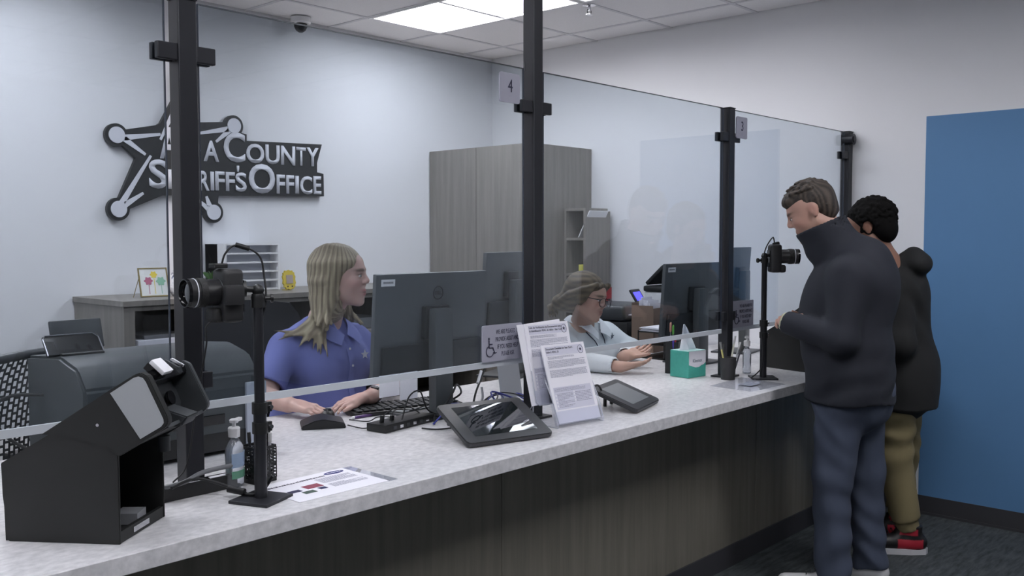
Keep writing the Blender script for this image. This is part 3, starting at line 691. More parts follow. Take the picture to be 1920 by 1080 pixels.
for k, (l, m_) in enumerate([('thin black cable snaking under the left side of the monitor', M_cable), ('black cable heap strand nearest the signing pad', M_cable), ('black cable strand crossing behind the signing pad', M_cable),
        ('grey cable strand between the monitor foot and the tall post', M_cwhite), ('black cable strand curling beside the tall post', M_cable), ('dark cable strand over the power box', M_cable), ('blue cable strand beside the tall post foot', M_cblue)]):
    x0 = 2.20 + .055 * k; y0 = 2.36 + .05 * rc.random(); P_ = [(x0, y0, cz)]
    for j in range(5): P_.append((x0 + .05 * (j + 1) + rc.uniform(-.03, .03), y0 + rc.uniform(-.05, .12), cz + (.0 if j == 4 else rc.uniform(.004, .055))))
    CAB.append((l, m_, P_, .0026 + .0012 * rc.random()))
for l, m_, pts, r in CAB:
    bm = BM(); tube(bm, pts, r, 7); tag(obj('cable', bm, m_, None, 60), l, 'cable')
for k, (a, b) in enumerate((((2.52, 2.49, .96), (2.56, 2.51, 1.0)), ((2.59, 2.53, 1.01), (2.64, 2.55, 1.04)))):
    bm = BM(); cyl(bm, a, b, .006, n=8); tag(obj('cable_label', bm, M_white), ['lower white tag on the hanging black cable', 'upper white tag on the hanging black cable'][k], 'label')
bm = BM(); box(bm, -.001, .001, -.1, .1, 0, .19, TR((2.79, 2.56, TOP + .001), -72) @ Matrix.Rotation(math.radians(-8), 4, 'Y'))
tag(obj('document_board', bm, mat('grey_board', (150, 152, 156), .6)), 'grey document board leaning behind the glass left of the paper forms', 'board')
bm = BM(); box(bm, .0, .16, 0, .12, 0, .002, TR((2.24, 2.60, TOP + .012), 5)); tag(obj('paper_sheet', bm, mat('dim_paper', (150, 154, 158), .8)), 'grey sheet lying under the monitor cables', 'paper')
t = thing('black_box', 'small black power box on the counter behind the signing pad', 'box', (2.36, 2.33, TOP))
bm = BM(); box(bm, -.1, .1, -.035, .035, .0, .03, TR((2.36, 2.345, TOP + .001), 22), bev=.004); obj('case', bm, M_black, t, 40)

# ------------------------------------------------------------------ signing pads in front of the glass
def pad(label, P0, P1, depth, rise, reflective, scr):
    """P0,P1: front edge corners on the counter, pad rises towards the back"""
    P0 = Vector(P0); P1 = Vector(P1); xd = (P1 - P0); w_ = xd.length; xd.normalize(); back = Vector((-xd.y, xd.x, 0)); yd = (back * math.cos(rise) + Vector((0, 0, math.sin(rise))))
    t = thing('signing_pad', label, 'tablet', tuple((P0 + P1) / 2))
    M = frame(P0 + Vector((0, 0, .002)), xd, yd)
    pts = []; r = .018
    for cx, cy, a0 in ((w_ - r, depth - r, 0), (r, depth - r, 90), (r, r, 180), (w_ - r, r, 270)):
        for k in range(5): a = math.radians(a0 + 22.5 * k); pts.append((cx + r * math.cos(a), cy + r * math.sin(a)))
    bm = BM(); prism(bm, pts, 0, .016, M, bev=.003); obj('bezel', bm, mat('pad_grey', (52, 53, 56), .4), t, 40)
    bm = BM(); box(bm, .045, w_ - .045, .035, depth - .028, .016, .0168, M); obj('screen', bm, scr, t)
    bm = BM(); box(bm, .05, .075, depth - .03, depth - .012, -depth * math.sin(rise) * .9, .002, M @ Matrix.Identity(4)); 
    bm.free(); bm = BM()
    for u in (.10, w_ - .10):
        q = M @ Vector((u, depth * .86, 0)); cyl(bm, (q.x, q.y, TOP + .001), (q.x, q.y, q.z + .002), .007, n=8)
    obj('rear_foot', bm, M_black, t)
    return t, M, w_
pad('black signing pad with a mirror-like screen on the counter before the monitor', (2.019, 2.040, TOP), (2.330, 1.955, TOP), .235, math.radians(22), True, mat('mirror_screen', (16, 24, 26), .03, spec=1.0, coat=1.0))
pad('second signing pad with a dull grey screen right of the paper forms', (2.80, 1.99, TOP), (3.075, 2.05, TOP), .01, 0.1, False, M_blackg) if False else None
t2, M2, w2 = pad('grey-screened signing pad tilted on the counter right of the paper forms', (2.837, 1.985, TOP), (3.095, 2.055, TOP), .20, math.radians(20), False, mat('dull_screen', (120, 124, 126), .35))
bm = BM(); q = M2 @ Vector((.02, .16, .02)); tube(bm, [q, q + Vector((-.01, .01, .02)), q + Vector((-.03, .02, .015))], .004, 6); obj('pen_tether', bm, M_black, t2)

# ------------------------------------------------------------------ two-tier acrylic holder with forms
def print_block(bm, M, x0, x1, y0, y1, lh=.0034, seedk=1, cov=.9):
    rnd = random.Random(seedk); y = y1
    while y > y0:
        x = x0; xe = x0 + (x1 - x0) * (1 if rnd.random() < .75 else rnd.uniform(.4, .9))
        while x < xe - .003:
            w_ = rnd.uniform(.003, .011); w_ = min(w_, xe - x); box(bm, x, x + w_, y - lh * .42, y, 0, .0002, M); x += w_ + .0016
        y -= lh
def form(label, M, title, W=.20, H=.262, seedk=1, name='printed_form', full=True, star=True):
    o = M @ Vector((W / 2, 0, 0)); t = thing(name, label, 'paper form', tuple(o))
    bm = BM(); box(bm, 0, W, 0, H, -.006, 0, M, bev=0.0); obj('sheets', bm, M_paper, t)
    Mp = M @ Matrix.Translation((0, 0, .0002))
    if full:
        bm = BM(); box(bm, .012, W - .014, .05, .128, 0, .0002, Mp); obj('shaded_block', bm, M_papg, t); bm = BM(); box(bm, .014, W - .012, H - .040, H - .008, 0, .0002, Mp); obj('shaded_block', bm, M_papg, t)
    bm = BM()
    for k, s in enumerate(title): put(bm, text_bm(s, .0098, 0, .00022, sx=.92), M @ Matrix.Translation((.016, H - .019 - .0115 * k, .0008)))
    obj('title', bm, M_inkd, t)
    bm = BM(); Mq = M @ Matrix.Translation((0, 0, .0006))
    if full:
        print_block(bm, Mq, .018, W * .7, H - .052, H - .044, seedk=seedk)
        print_block(bm, Mq, .014, W - .014, H - .084, H - .058, seedk=seedk + 1); print_block(bm, Mq, .014, W - .014, H - .118, H - .092, seedk=seedk + 2)
        print_block(bm, Mq, .016, W * .8, .112, .124, seedk=seedk + 3); print_block(bm, Mq, .024, W * .48, .055, .105, lh=.0046, seedk=seedk + 4); print_block(bm, Mq, W * .53, W - .02, .07, .105, lh=.0052, seedk=seedk + 5)
    obj('body_print', bm, M_ink, t, kind='stuff')
    bm = BM(); c = (W - .024, H - .026); ring = [M @ Vector((c[0] + .0125 * math.cos(a), c[1] + .0145 * math.sin(a), .0008)) for a in [i * math.pi / 12 for i in range(25)]]
    tube(bm, ring, .0007, 5, smooth=False)
    pts = []
    for k in range(10): a = math.pi / 2 + k * math.pi / 5; r = .0072 if k % 2 == 0 else .003; pts.append((c[0] + r * math.cos(a), c[1] + r * math.sin(a)))
    prism(bm, pts, .0004, .001, M); obj('star_emblem', bm, M_inkd, t)
    bm = BM()
    for k in range(4): box(bm, .015, .020, .060 + .012 * k, .066 + .012 * k, .0006, .0010, M)
    for k in range(4): box(bm, W * .5, W * .5 + .005, .074 + .010 * k, .080 + .010 * k, .0006, .0010, M)
    obj('check_box', bm, M_paper, t)
    return t
A0 = atZ(1053, 806, TOP); 
# front form: bottom-left (1050,800), bottom-right (1128,790), top-left (1022,648), top-right (1100,638)
f0 = Vector((2.447, 2.020, TOP + .012)); fx = Vector((2.660, 1.992, TOP + .012)) - f0; fw = fx.length; fx.normalize(); fb = Vector((-fx.y, fx.x, 0))
lean = math.radians(71)
fy_ = fb * math.cos(lean) + Vector((0, 0, 1)) * math.sin(lean)
MF1 = frame(f0 + fb * .012, fx, fy_)
form('stack of English checklist forms at the front of the clear holder', MF1, ('Document Checklist for Star Card -', "Idaho's REAL ID"), W=.205, H=.280, seedk=3)
MF2 = frame(f0 + fb * .095 + Vector((-.030, 0, .060)), fx, fb * math.cos(math.radians(77)) + Vector((0, 0, 1)) * math.sin(math.radians(77)))
form('stack of Spanish checklist forms in the rear tier of the clear holder', MF2, ('Lista de Verificación de Documentos para', 'la Identificación REAL de Idaho - Star Card'), W=.205, H=.285, seedk=11)
bm = BM(); box(bm, -.004, .2, 0, .285, -.0085, -.0065, MF2 @ Matrix.Rotation(math.radians(3), 4, 'Z') @ Matrix.Translation((-.012, 0, 0)))
tag(obj('printed_form', bm, M_paper), 'loose white sheet jutting out left behind the Spanish forms', 'paper form')
t = thing('brochure_holder', 'clear acrylic two-tier brochure holder with forms', 'brochure holder', tuple(f0 + fx * fw / 2 - Vector((0, 0, .012))))
bm = BM()
box(bm, -.004, .212, -.004, 0, -.010, .004, MF1); obj('front_lip_base', bm, M_acryl, t)
bm = BM(); box(bm, -.004, .212, .0, .045, .002, .004, MF1); obj('front_lip', bm, M_acryl, t)
bm = BM(); box(bm, -.004, .212, .0, .26, -.013, -.011, MF1); obj('front_back_panel', bm, M_acryl, t)
bm = BM(); box(bm, -.004, .212, .0, .25, -.013, -.011, MF2); obj('rear_back_panel', bm, M_acryl, t)
bm = BM(); box(bm, -.004, .212, .0, .05, .002, .004, MF2); obj('rear_lip', bm, M_acryl, t)
for u in (-.006, .212):
    a = MF1 @ Vector((u, 0, 0)); pts = [a - fb * .005, a + fb * .15, a + fb * .15 + Vector((0, 0, .03)), MF1 @ Vector((u, .16, -.012)), MF1 @ Vector((u, .07, .006)), MF1 @ Vector((u, .0, .006))]
    for p_ in pts[:3]: p_.z = max(p_.z - .010, TOP + .001)
    b2 = bmesh.new(); b2.faces.new([b2.verts.new(p_) for p_ in pts]); bmesh.ops.solidify(b2, geom=b2.faces[:], thickness=.002); bm = BM(); merge(bm, b2); obj('side_wing', bm, M_acryl, t)
    bm = BM(); tube(bm, pts + [pts[0]], .0012, 5, smooth=False); obj('wing_edge', bm, M_acred, t)
bm = BM()
e = lambda M, u, v, w_=.004: M @ Vector((u, v, w_))
tube(bm, [e(MF2, -.004, .12), e(MF2, -.004, .01), e(MF2, .01, -.002), e(MF2, .2, -.002), e(MF2, .212, .01), e(MF2, .212, .12)], .0016, 5, smooth=False)
tube(bm, [e(MF1, -.004, .17, -.012), e(MF1, -.004, .06, .004), e(MF1, -.0, .002), e(MF1, .205, .002), e(MF1, .212, .01), e(MF1, .212, .12, -.006)], .0014, 5, smooth=False)
tube(bm, [e(MF2, -.006, .25, -.012), e(MF2, -.006, .0, -.012), (e(MF2, -.006, .0, -.012).x, e(MF2, -.006, .0, -.012).y, TOP + .002)], .0016, 5, smooth=False)
tube(bm, [e(MF2, .214, .25, -.012), e(MF2, .214, .0, -.012), (e(MF2, .214, .0, -.012).x, e(MF2, .214, .0, -.012).y, TOP + .002)], .0016, 5, smooth=False)
obj('rim', bm, M_acred, t, 60)

# ------------------------------------------------------------------ flyer, sanitiser, pen cups, card tray
c0, c1, c2, c3 = Vector((1.357, 2.122, 0)), Vector((1.323, 1.926, 0)), Vector((1.607, 1.926, 0)), Vector((1.611, 2.141, 0))
t = thing('info_flyer', 'white printed flyer with a blue oval logo on the counter', 'flyer', (1.47, 2.03, TOP))
MFL = frame((1.327, 1.926, TOP + .0015), (1, .0, 0), (0.08, 1, 0)); W = .283; H = .205
bm = BM(); box(bm, 0, W, 0, H, -.001, 0, MFL); obj('sheet', bm, M_paper, t)
bm = BM(); prism(bm, [(.235 + .032 * math.cos(a), .178 + .013 * math.sin(a)) for a in [i * math.pi / 14 for i in range(28)]], .0003, .0006, MFL); obj('blue_oval', bm, mat('logo_blue', (36, 44, 118), .6), t)
bm = BM()
for k in range(9): box(bm, .212 + .0052 * k, .2155 + .0052 * k, .1755 + .001 * (k % 2), .181, .0007, .0009, MFL)
obj('oval_lettering', bm, M_paper, t)
bm = BM(); rnd = random.Random(5); x = .012
while x < .198:
    w_ = rnd.uniform(.003, .0075); box(bm, x, x + w_, .156, .156 + rnd.uniform(.006, .010), .0003, .0005, MFL @ Matrix.Rotation(math.radians(2), 4, 'Z')); x += w_ + .0022
obj('heading', bm, M_inkd, t)
bm = BM(); Mq = MFL @ Matrix.Translation((0, 0, .0002)); print_block(bm, Mq, .150, .262, .105, .150, lh=.006, seedk=21); print_block(bm, Mq, .150, .262, .055, .09, lh=.006, seedk=22); obj('body_print', bm, M_ink, t, kind='stuff')
for (x0, x1, y0, y1, c) in ((.085, .135, .085, .118, (150, 74, 92)), (.03, .065, .080, .100, (52, 50, 84)), (.055, .09, .05, .072, (74, 92, 84)), (.108, .13, .060, .078, (40, 42, 90))):
    bm = BM(); box(bm, x0, x1, y0, y1, .0002, .0006, MFL); obj('printed_picture', bm, mat('pic%d' % c[0], c, .7, var=.25, scale=120), t)
bm = BM(); box(bm, W - .004, W + .03, -.004, H, -.0011, -.0007, MFL); tag(obj('clear_sheet', bm, M_acryl), 'clear plastic sheet showing under the right side of the flyer', 'plastic sheet')

def bottle(x, y, label, h=1.0, lab=True):
    t = thing('sanitizer_bottle', label, 'bottle', (x, y, TOP), 30)
    S = Matrix.Diagonal((1, .62, 1, 1))
    prof = [(.026, .001), (.032, .004), (.033, .012), (.032, .05), (.033, .09), (.031, .105), (.020, .120), (.013, .128), (.013, .136)]
    bm = BM(); lathe(bm, [(r, z * h) for r, z in prof], S, n=28); obj('bottle_body', bm, mat('clear_gel', (226, 232, 240), .08, trans=.85, spec=.6), t, 50, world=False)
    if lab:
        for (z0, z1, c, nm) in ((.055, .092, (164, 188, 216), 'upper_label'), (.026, .046, (112, 172, 142), 'lower_label')):
            bm = BM(); rows = []
            for z in (z0, z1): rows.append([Vector((.0342 * math.cos(a), -.0342 * .64 * math.sin(a), z * h)) for a in [math.radians(25 + 13 * i) for i in range(11)]])
            sheet(bm, rows, .0004); obj(nm, bm, mat('lab%d' % c[0], c, .5), t, 40, world=False)
    bm = BM(); lathe(bm, [(.015, .132 * h), (.0155, .155 * h), (.013, .158 * h)], n=20); obj('collar', bm, M_white, t, 40, world=False)
    bm = BM(); lathe(bm, [(.005, .155 * h), (.005, .168 * h), (.011, .169 * h), (.012, .176 * h), (.008, .179 * h)], n=16); box(bm, .0, .034, -.006, .006, .169 * h, .178 * h, bev=.002)
    obj('pump_head', bm, M_white, t, 40, world=False)
bottle(1.303, 2.182, 'clear hand sanitiser bottle with white pump beside the near camera pole', 1.0)
bottle(4.06, 2.20, 'clear sanitiser bottle half hidden behind the far camera pole', 1.0, lab=False)

def mesh_cup(x, y, label, pens, h=.098, w_=.068, rz=10, square=True):
    t = thing('pen_cup', label, 'pen cup', (x, y, TOP), rz)
    bm = BM(); box(bm, -w_/2, w_/2, -w_/2, w_/2, 0, .004); obj('bottom', bm, M_black, t, world=False)
    rnd = random.Random(3); me_ = None
    for s in range(4):
        bm = BM(); R = Matrix.Rotation(math.pi / 2 * s, 4, 'Z')
        # perforated wall: rails plus leaf-shaped openings between crossing strips
        box(bm, -w_/2, w_/2, -w_/2, -w_/2 + .0018, 0, .012, R); box(bm, -w_/2, w_/2, -w_/2, -w_/2 + .0018, h - .008, h, R)
        n = 6
        for k in range(n + 1):
            x_ = -w_/2 + w_ * k / n; box(bm, x_ - .0013, x_ + .0013, -w_/2, -w_/2 + .0018, .01, h - .006, R)
        for k in range(9):
            z_ = .012 + (h - .02) * (k + .5) / 9; box(bm, -w_/2, w_/2, -w_/2 + .0003, -w_/2 + .0015, z_ - .0016, z_ + .0016, R @ Matrix.Rotation(0, 4, 'Z'))
        for k in range(26):
            a = rnd.uniform(-w_/2 + .006, w_/2 - .006); z_ = rnd.uniform(.015, h - .012)
            box(bm, a - .004, a + .004, -w_/2 + .0002, -w_/2 + .0016, z_ - .004, z_ + .004, R)
        obj('mesh_side', bm, M_black, t, world=False)
    for k, (px, py, tx, ty, L, c, lb) in enumerate(pens):
        p0 = Vector((x + px, y + py, TOP + .006)); p1 = p0 + Vector((tx, ty, L)); u = thing('pen', lb, 'pen', tuple(p0))
        bm = BM(); tube(bm, [p0, p0.lerp(p1, .8)], .0042, 8, smooth=False); obj('barrel', bm, mat('pen%d_%d' % (c[0], c[1]), c, .4), u)
        bm = BM(); tube(bm, [p0.lerp(p1, .8), p1], .005, 8, smooth=False); obj('cap', bm, mat('penc%d' % (c[2]), (c[2], c[2], c[2]), .4), u)
mesh_cup(1.375, 2.185, 'square black mesh pen cup behind the near camera pole', [
    (.012, -.018, .006, .0, .130, (150, 150, 158), 170, ) + (0,)] and [
    (.005, -.012, .008, .003, .128, (150, 150, 158), 'grey pen in the middle of the near mesh cup'),
    (.022, -.016, .006, .0, .122, (170, 170, 176), 'light grey pen at the right of the near mesh cup'),
    (.026, -.002, .012, .008, .126, (30, 30, 34), 'black clip pen at the right corner of the near mesh cup'),
    (-.008, .014, -.004, .01, .124, (34, 34, 40), 'dark pen at the back of the near mesh cup')], rz=8)
def round_cup(x, y, label, pens, h=.10, r=.037):
    t = thing('pen_cup', label, 'pen cup', (x, y, TOP))
    bm = BM(); lathe(bm, [(r * .85, 0), (r, h), (r * .94, h), (r * .8, .004)], n=24); obj('cup', bm, mat('dark_mesh', (44, 44, 46), .5, bump=.6, scale=900), t, 50, world=False)
    bm = BM(); tube(bm, [(r * math.cos(a), r * math.sin(a), h) for a in [i * math.pi / 12 for i in range(25)]], .0018, 6, smooth=False); obj('rim', bm, M_black, t, world=False)
    for (px, py, tx, ty, L, c, lb) in pens:
        p0 = Vector((x + px, y + py, TOP + .008)); p1 = p0 + Vector((tx, ty, L)); u = thing('pen', lb, 'pen', tuple(p0))
        bm = BM(); tube(bm, [p0, p0.lerp(p1, .8)], .0042, 8, smooth=False); obj('barrel', bm, mat('pen%d_%d' % (c[0], c[1]), c, .4), u)
        bm = BM(); tube(bm, [p0.lerp(p1, .8), p1], .005, 8, smooth=False); obj('cap', bm, mat('penc%d' % c[2], (c[2], c[2], c[2]), .4), u)
round_cup(3.83, 2.17, 'round black mesh pen cup before the number 3 post', [
    (-.012, .0, -.025, .02, .165, (196, 190, 120), 'yellowish pen leaning left in the far mesh cup'), (.014, -.006, .05, -.02, .16, (200, 202, 206), 'white pen leaning right in the far mesh cup'),
    (.018, .008, .06, .0, .185, (206, 206, 190), 'tall cream pen leaning right in the far mesh cup'), (.0, .012, .03, .03, .15, (40, 40, 44), 'black pen in the far mesh cup'), (.01, -.016, .035, -.03, .15, (60, 62, 70), 'dark grey pen in the far mesh cup')])
# tall dark holder left of the tissue box, behind the glass
t = thing('file_holder', 'tall black pencil holder beside the tissue box', 'pencil holder', (3.80, 2.50, TOP))
hx, hy = 3.845, 2.475
for a6 in ((-.032, .032, -.032, -.028, 0, .15), (-.032, .032, .028, .032, 0, .15), (-.032, -.028, -.028, .028, 0, .15), (.028, .032, -.028, .028, 0, .15), (-.028, .028, -.028, .028, 0, .004)):
    bm = BM(); box(bm, *a6, TR((hx, hy, TOP + .001), 20)); obj('wall', bm, M_black, t)
for k, (dx, dy, c, lb) in enumerate(((-.018, -.016, (80, 60, 170), 'purple marker clipped at the left of the black pencil holder'), (-.004, -.018, (186, 60, 60), 'red marker in the black pencil holder'))):
    bm = BM(); cyl(bm, (hx + dx, hy + dy, TOP + .01), (hx + dx - .008, hy + dy, TOP + .175), .005, n=10); tag(obj('marker', bm, mat('mk%d' % c[0], c, .4)), lb, 'marker')
for k, (dx, dz, c, lb) in enumerate(((.014, .185, (108, 188, 74), 'green-handled scissors in the black pencil holder'), (-.008, .20, (212, 150, 130), 'pink-handled scissors in the black pencil holder'))):
    t = thing('scissors', lb, 'scissors', (hx + dx, hy + .01, TOP + .01)); M = TR((hx + dx, hy + .01, TOP + dz), 30)
    for s in (-1, 1):
        bm = BM(); ring = [M @ Vector((s * .014 + .013 * math.cos(a), 0, .02 + .02 * math.sin(a))) for a in [i * math.pi / 8 for i in range(17)]]; tube(bm, ring, .004, 6, smooth=False)
        obj('handle', bm, mat('sc%d' % c[0], c, .4), t)
    bm = BM(); box(bm, -.006, .006, -.001, .001, -dz + .03, .005, M); obj('blade', bm, M_chrome, t)
# tissue box
t = thing('tissue_box', 'teal tissue box with a white panel and one tissue pulled up', 'tissue box', (3.785, 2.36, TOP))
q0 = Vector((3.726, 2.316, TOP)); xd = (Vector((3.855, 2.300, TOP)) - q0); W = .128; Mt = frame(q0, (xd.x, xd.y, 0), (.25, 1, 0)); H = .125; M_teal = mat('teal_card', (70, 166, 150), .6, var=.06, scale=60)
bm = BM(); box(bm, 0, W, 0, .108, 0.001, H, Mt, bev=.002); obj('carton', bm, M_teal, t)
bm = BM(); box(bm, .002, W - .002, .002, .106, H, H + .0008, Mt); obj('white_top', bm, mat('pale_card', (190, 226, 220), .7), t)
bm = BM(); pts = [(0.004, .124), (W - .002, .124), (W - .002, .068), (W * .86, .058), (W * .72, .055), (W * .6, .048), (W * .4, .048), (W * .2, .055), (.004, .062)]
prism(bm, pts, 0, .0008, frame(Mt @ Vector((0, -.0003, 0)), (xd.x, xd.y, 0), (0, 0, 1))); obj('white_panel', bm, mat('white_card', (222, 222, 230), .7), t)
bm = BM(); put(bm, text_bm('Kleenex', .023, .0002, .0003, 'CENTER', sx=.9), frame(Mt @ Vector((W / 2, -.0014, .072)), (xd.x, xd.y, 0), (0, 0, 1))); obj('lettering', bm, mat('soft_ink', (120, 128, 142), .7), t)
rows = []; rnd = random.Random(9)
for i in range(10):
    u = i / 9; row = []
    for j in range(14):
        v = j / 13 * 2 - 1; wv = .046 * (1 - u) ** .55 + .003; x_ = .062 + v * wv - .028 * u; y_ = .055 + (.016 * math.sin(v * 4 + u * 2) + .006 * math.sin(v * 9)) * (1 - u * .8)
        row.append(Mt @ Vector((x_, y_, H + .001 + .120 * u * (1 - .25 * max(0, v) * (1 - u)))))
    rows.append(row)
bm = BM(); sheet(bm, rows, .0008); tag(obj('tissue', bm, mat('tissue', (236, 236, 242), .9), None, 80), 'white tissue standing out of the teal box', 'tissue')
# flat acrylic sheet with curved holder on far right
bm = BM(); b2 = bmesh.new(); b2.faces.new([b2.verts.new(Vector((a.x, a.y, TOP + .001))) for a in (Vector((3.60, 2.13, 0)), Vector((3.58, 1.915, 0)), Vector((3.87, 1.905, 0)), Vector((3.93, 2.155, 0)))]); bmesh.ops.solidify(b2, geom=b2.faces[:], thickness=.002); merge(bm, b2)
tag(obj('clear_sheet', bm, M_acryl), 'flat clear plastic sheet on the counter before the far camera', 'plastic sheet')
t = thing('business_card_holder', 'small clear card holder on the plastic sheet', 'card holder', (3.74, 2.02, TOP + .003))
for k in range(2):
    bm = BM(); rows = [[Vector((x_, 2.0 + .03 * k + .02 * math.cos(a), TOP + .004 + .02 + .02 * math.sin(a))) for a in [math.radians(-90 - 14 * i) for i in range(7)]] for x_ in (3.70, 3.79)]
    sheet(bm, rows, .0015); obj('curl', bm, M_acryl, t)
bm = BM(); box(bm, 3.70, 3.79, 1.985, 2.05, TOP + .0035, TOP + .005); obj('base', bm, M_acred, t)

# card tray at the foot of the left post
t = thing('card_tray', 'low black tray with white cards at the foot of the left post', 'tray', (1.22, 2.19, TOP))
for a6 in ((1.10, 1.30, 2.170, 2.174, 0, .036), (1.10, 1.104, 2.174, 2.20, 0, .036), (1.296, 1.30, 2.174, 2.20, 0, .036), (1.10, 1.30, 2.1965, 2.20, 0, .036), (1.104, 1.296, 2.174, 2.196, 0, .003)):
    bm = BM(); box(bm, a6[0], a6[1], a6[2], a6[3], TOP + .0085 * 0 + .001 + a6[4], TOP + .001 + a6[5]); obj('wall', bm, M_black, t)
bm = BM(); rows = [[Vector((x_, 2.176 + .022 * s, TOP + .028 + .004 * s)) for x_ in (1.18, 1.225)] for s in (0, 1)]; sheet(bm, rows, .0008); tag(obj('business_card', bm, M_paper), 'left white card in the low black tray', 'card')
bm = BM(); rows = [[Vector((x_, 2.176 + .022 * s, TOP + .032 + .004 * s)) for x_ in (1.235, 1.29)] for s in (0, 1)]; sheet(bm, rows, .0008); tag(obj('business_card', bm, M_paper), 'right white card in the low black tray', 'card')

# ------------------------------------------------------------------ vision testers
def tester(label, loc, rz):
    t = thing('vision_tester', label, 'vision tester', loc, rz)
    # local x = along profile (u), local y = across (0..0.21), z up ; origin at the near right bottom corner
    D = .205; th = .006
    prof = [(-.252, 0), (0, 0), (.0, .196), (-.012, .212), (-.034, .240), (-.05, .247), (-.132, .246), (-.265, .169), (-.262, .10)]
    MX = Matrix(((1, 0, 0, 0), (0, 0, 1, 0), (0, 1, 0, 0), (0, 0, 0, 1)))
    bm = BM(); prism(bm, prof, 0, th, MX, bev=.0015); obj('near_side', bm, M_darkm, t, 40, world=False)
    bm = BM(); prism(bm, prof, D - th, D, MX, bev=.0015); obj('far_side', bm, M_darkm, t, 40, world=False)
    bm = BM(); box(bm, -.250, -.002, th, D - th, 0.001, .010); box(bm, -.012, -.002, th, D - th, .010, .026); obj('floor_tray', bm, M_darkm, t, world=False)
    bm = BM(); box(bm, -.20, -.195, th, D - th, .01, .16); obj('inner_wall', bm, M_black, t, world=False)
    bm = BM(); prism(bm, [(-.262, .0), (-.250, .0), (-.252, .165), (-.128, .240), (-.04, .240), (-.04, .247), (-.132, .246), (-.265, .169)], th, D - th, MX); obj('top_cover', bm, M_darkm, t, world=False)
    bm = BM(); box(bm, -.0016, -.0006, .06, .13, .008, .020); obj('name_badge', bm, M_chrome, t, world=False)
    bm = BM(); box(bm, -.07, -.018, .10, .155, .011, .036, rot((-.05, .12, .02), 'Z', 8)); obj('tissue_pad', bm, mat('pad_grey_white', (150, 152, 156), .6), t, world=False)
    # tilting head
    head = [(-.150, .238), (-.205, .212), (-.0156, .330), (.040, .364), (.052, .369), (.066, .367), (.078, .358), (.112, .270), (.112, .258), (.104, .248), (.052, .222), (.0, .198), (-.03, .235)]
    hp = [(-.170, .2335), (-.0156, .330), (.040, .364), (.054, .369), (.070, .362), (.112, .276), (.113, .264), (.106, .254), (.052, .220), (.002, .190), (-.03, .215), (-.10, .232)]
    bm = BM(); prism(bm, hp, -.003, .018, MX, bev=.002); obj('head_side_near', bm, M_darkm, t, 40, world=False)
    bm = BM(); prism(bm, hp, D - .012, D + .003, MX, bev=.002); obj('head_side_far', bm, M_dark, t, 40, world=False)
    hc = [(-.150, .236), (-.0156, .325), (.020, .346), (.050, .275), (.042, .226), (.002, .196), (-.03, .215), (-.10, .232)]
    bm = BM(); prism(bm, hc, .018, D - .012, MX); obj('head_core', bm, M_dark, t, 40, world=False)
    plate = [(-.012, .325), (.040, .358), (.050, .361), (.060, .358), (.066, .350), (.103, .272), (.104, .264), (.098, .256), (.052, .229)]
    bm = BM(); prism(bm, plate, -.0045, -.003, MX); obj('white_plate', bm, mat('plate_white', (176, 180, 184), .35), t, world=False)
    # top brow of the viewer and forehead pad
    bm = BM(); prism(bm, [(.018, .346), (.040, .364), (.060, .360), (.066, .344), (.046, .330)], .018, D - .012, MX, bev=.002); obj('brow', bm, M_blackg, t, 40, world=False)
    bm = BM(); box(bm, -.020, .020, .0, .042, 0, .010, TR((.066, .040, .370), 0, 0, 42), bev=.002); obj('forehead_pad', bm, mat('white_pad', (236, 236, 240), .5), t, 40, world=False)
    bm = BM(); box(bm, -.022, .016, .003, .040, -.016, 0, TR((.064, .041, .369), 0, 0, 42)); obj('pad_mount', bm, M_blackg, t, world=False)
    for y in (.135, .165):
        bm = BM(); box(bm, -.016, .018, y, y + .007, 0, .006, TR((.052, 0, .366), 0, 0, 28), bev=.001); obj('ridge', bm, M_chrome if y > .14 else M_dark, t, world=False)
    # lens wells and nose rest
    n = Vector((math.cos(math.radians(-25)), 0, math.sin(math.radians(25)))); 
    for y in (.075, .135):
        c = Vector((.050, y, .292)); bm = BM(); cyl(bm, c, c + Vector((.006, 0, .002)), .016, n=20); obj('eyepiece', bm, M_blackg, t, 40, world=False)
    bm = BM(); prism(bm, [(.040, .238), (.104, .240), (.120, .262), (.060, .280)], .075, .135, MX, bev=.003); obj('nose_rest', bm, M_dark, t, 40, world=False)
    bm = BM(); prism(bm, [(.02, .205), (.05, .221), (.104, .250), (.100, .256), (.045, .232)], .018, D - .012, MX); obj('lower_lip', bm, M_dark, t, world=False)
    bm = BM(); cyl(bm, (-.041, -.0065, .257), (-.041, -.003, .257), .0035, n=12); obj('rivet', bm, M_chrome, t, world=False)
    bm = BM(); cyl(bm, (.02, .165, .165), (.02, .165, .20), .014, n=16); obj('knob', bm, M_dark, t, 40, world=False)
    return t
tr = tester('black vision tester with white side plate at the left end of the counter', (.885, 1.941, TOP), 0)
# its local x axis points along (.599,-.801)
tr.rotation_euler = (0, 0, math.atan2(-.801, .599))
tr2 = tester('second black vision tester on the counter behind the man', (4.275, 2.000, TOP), 0)
tr2.rotation_euler = (0, 0, math.radians(-101.5))

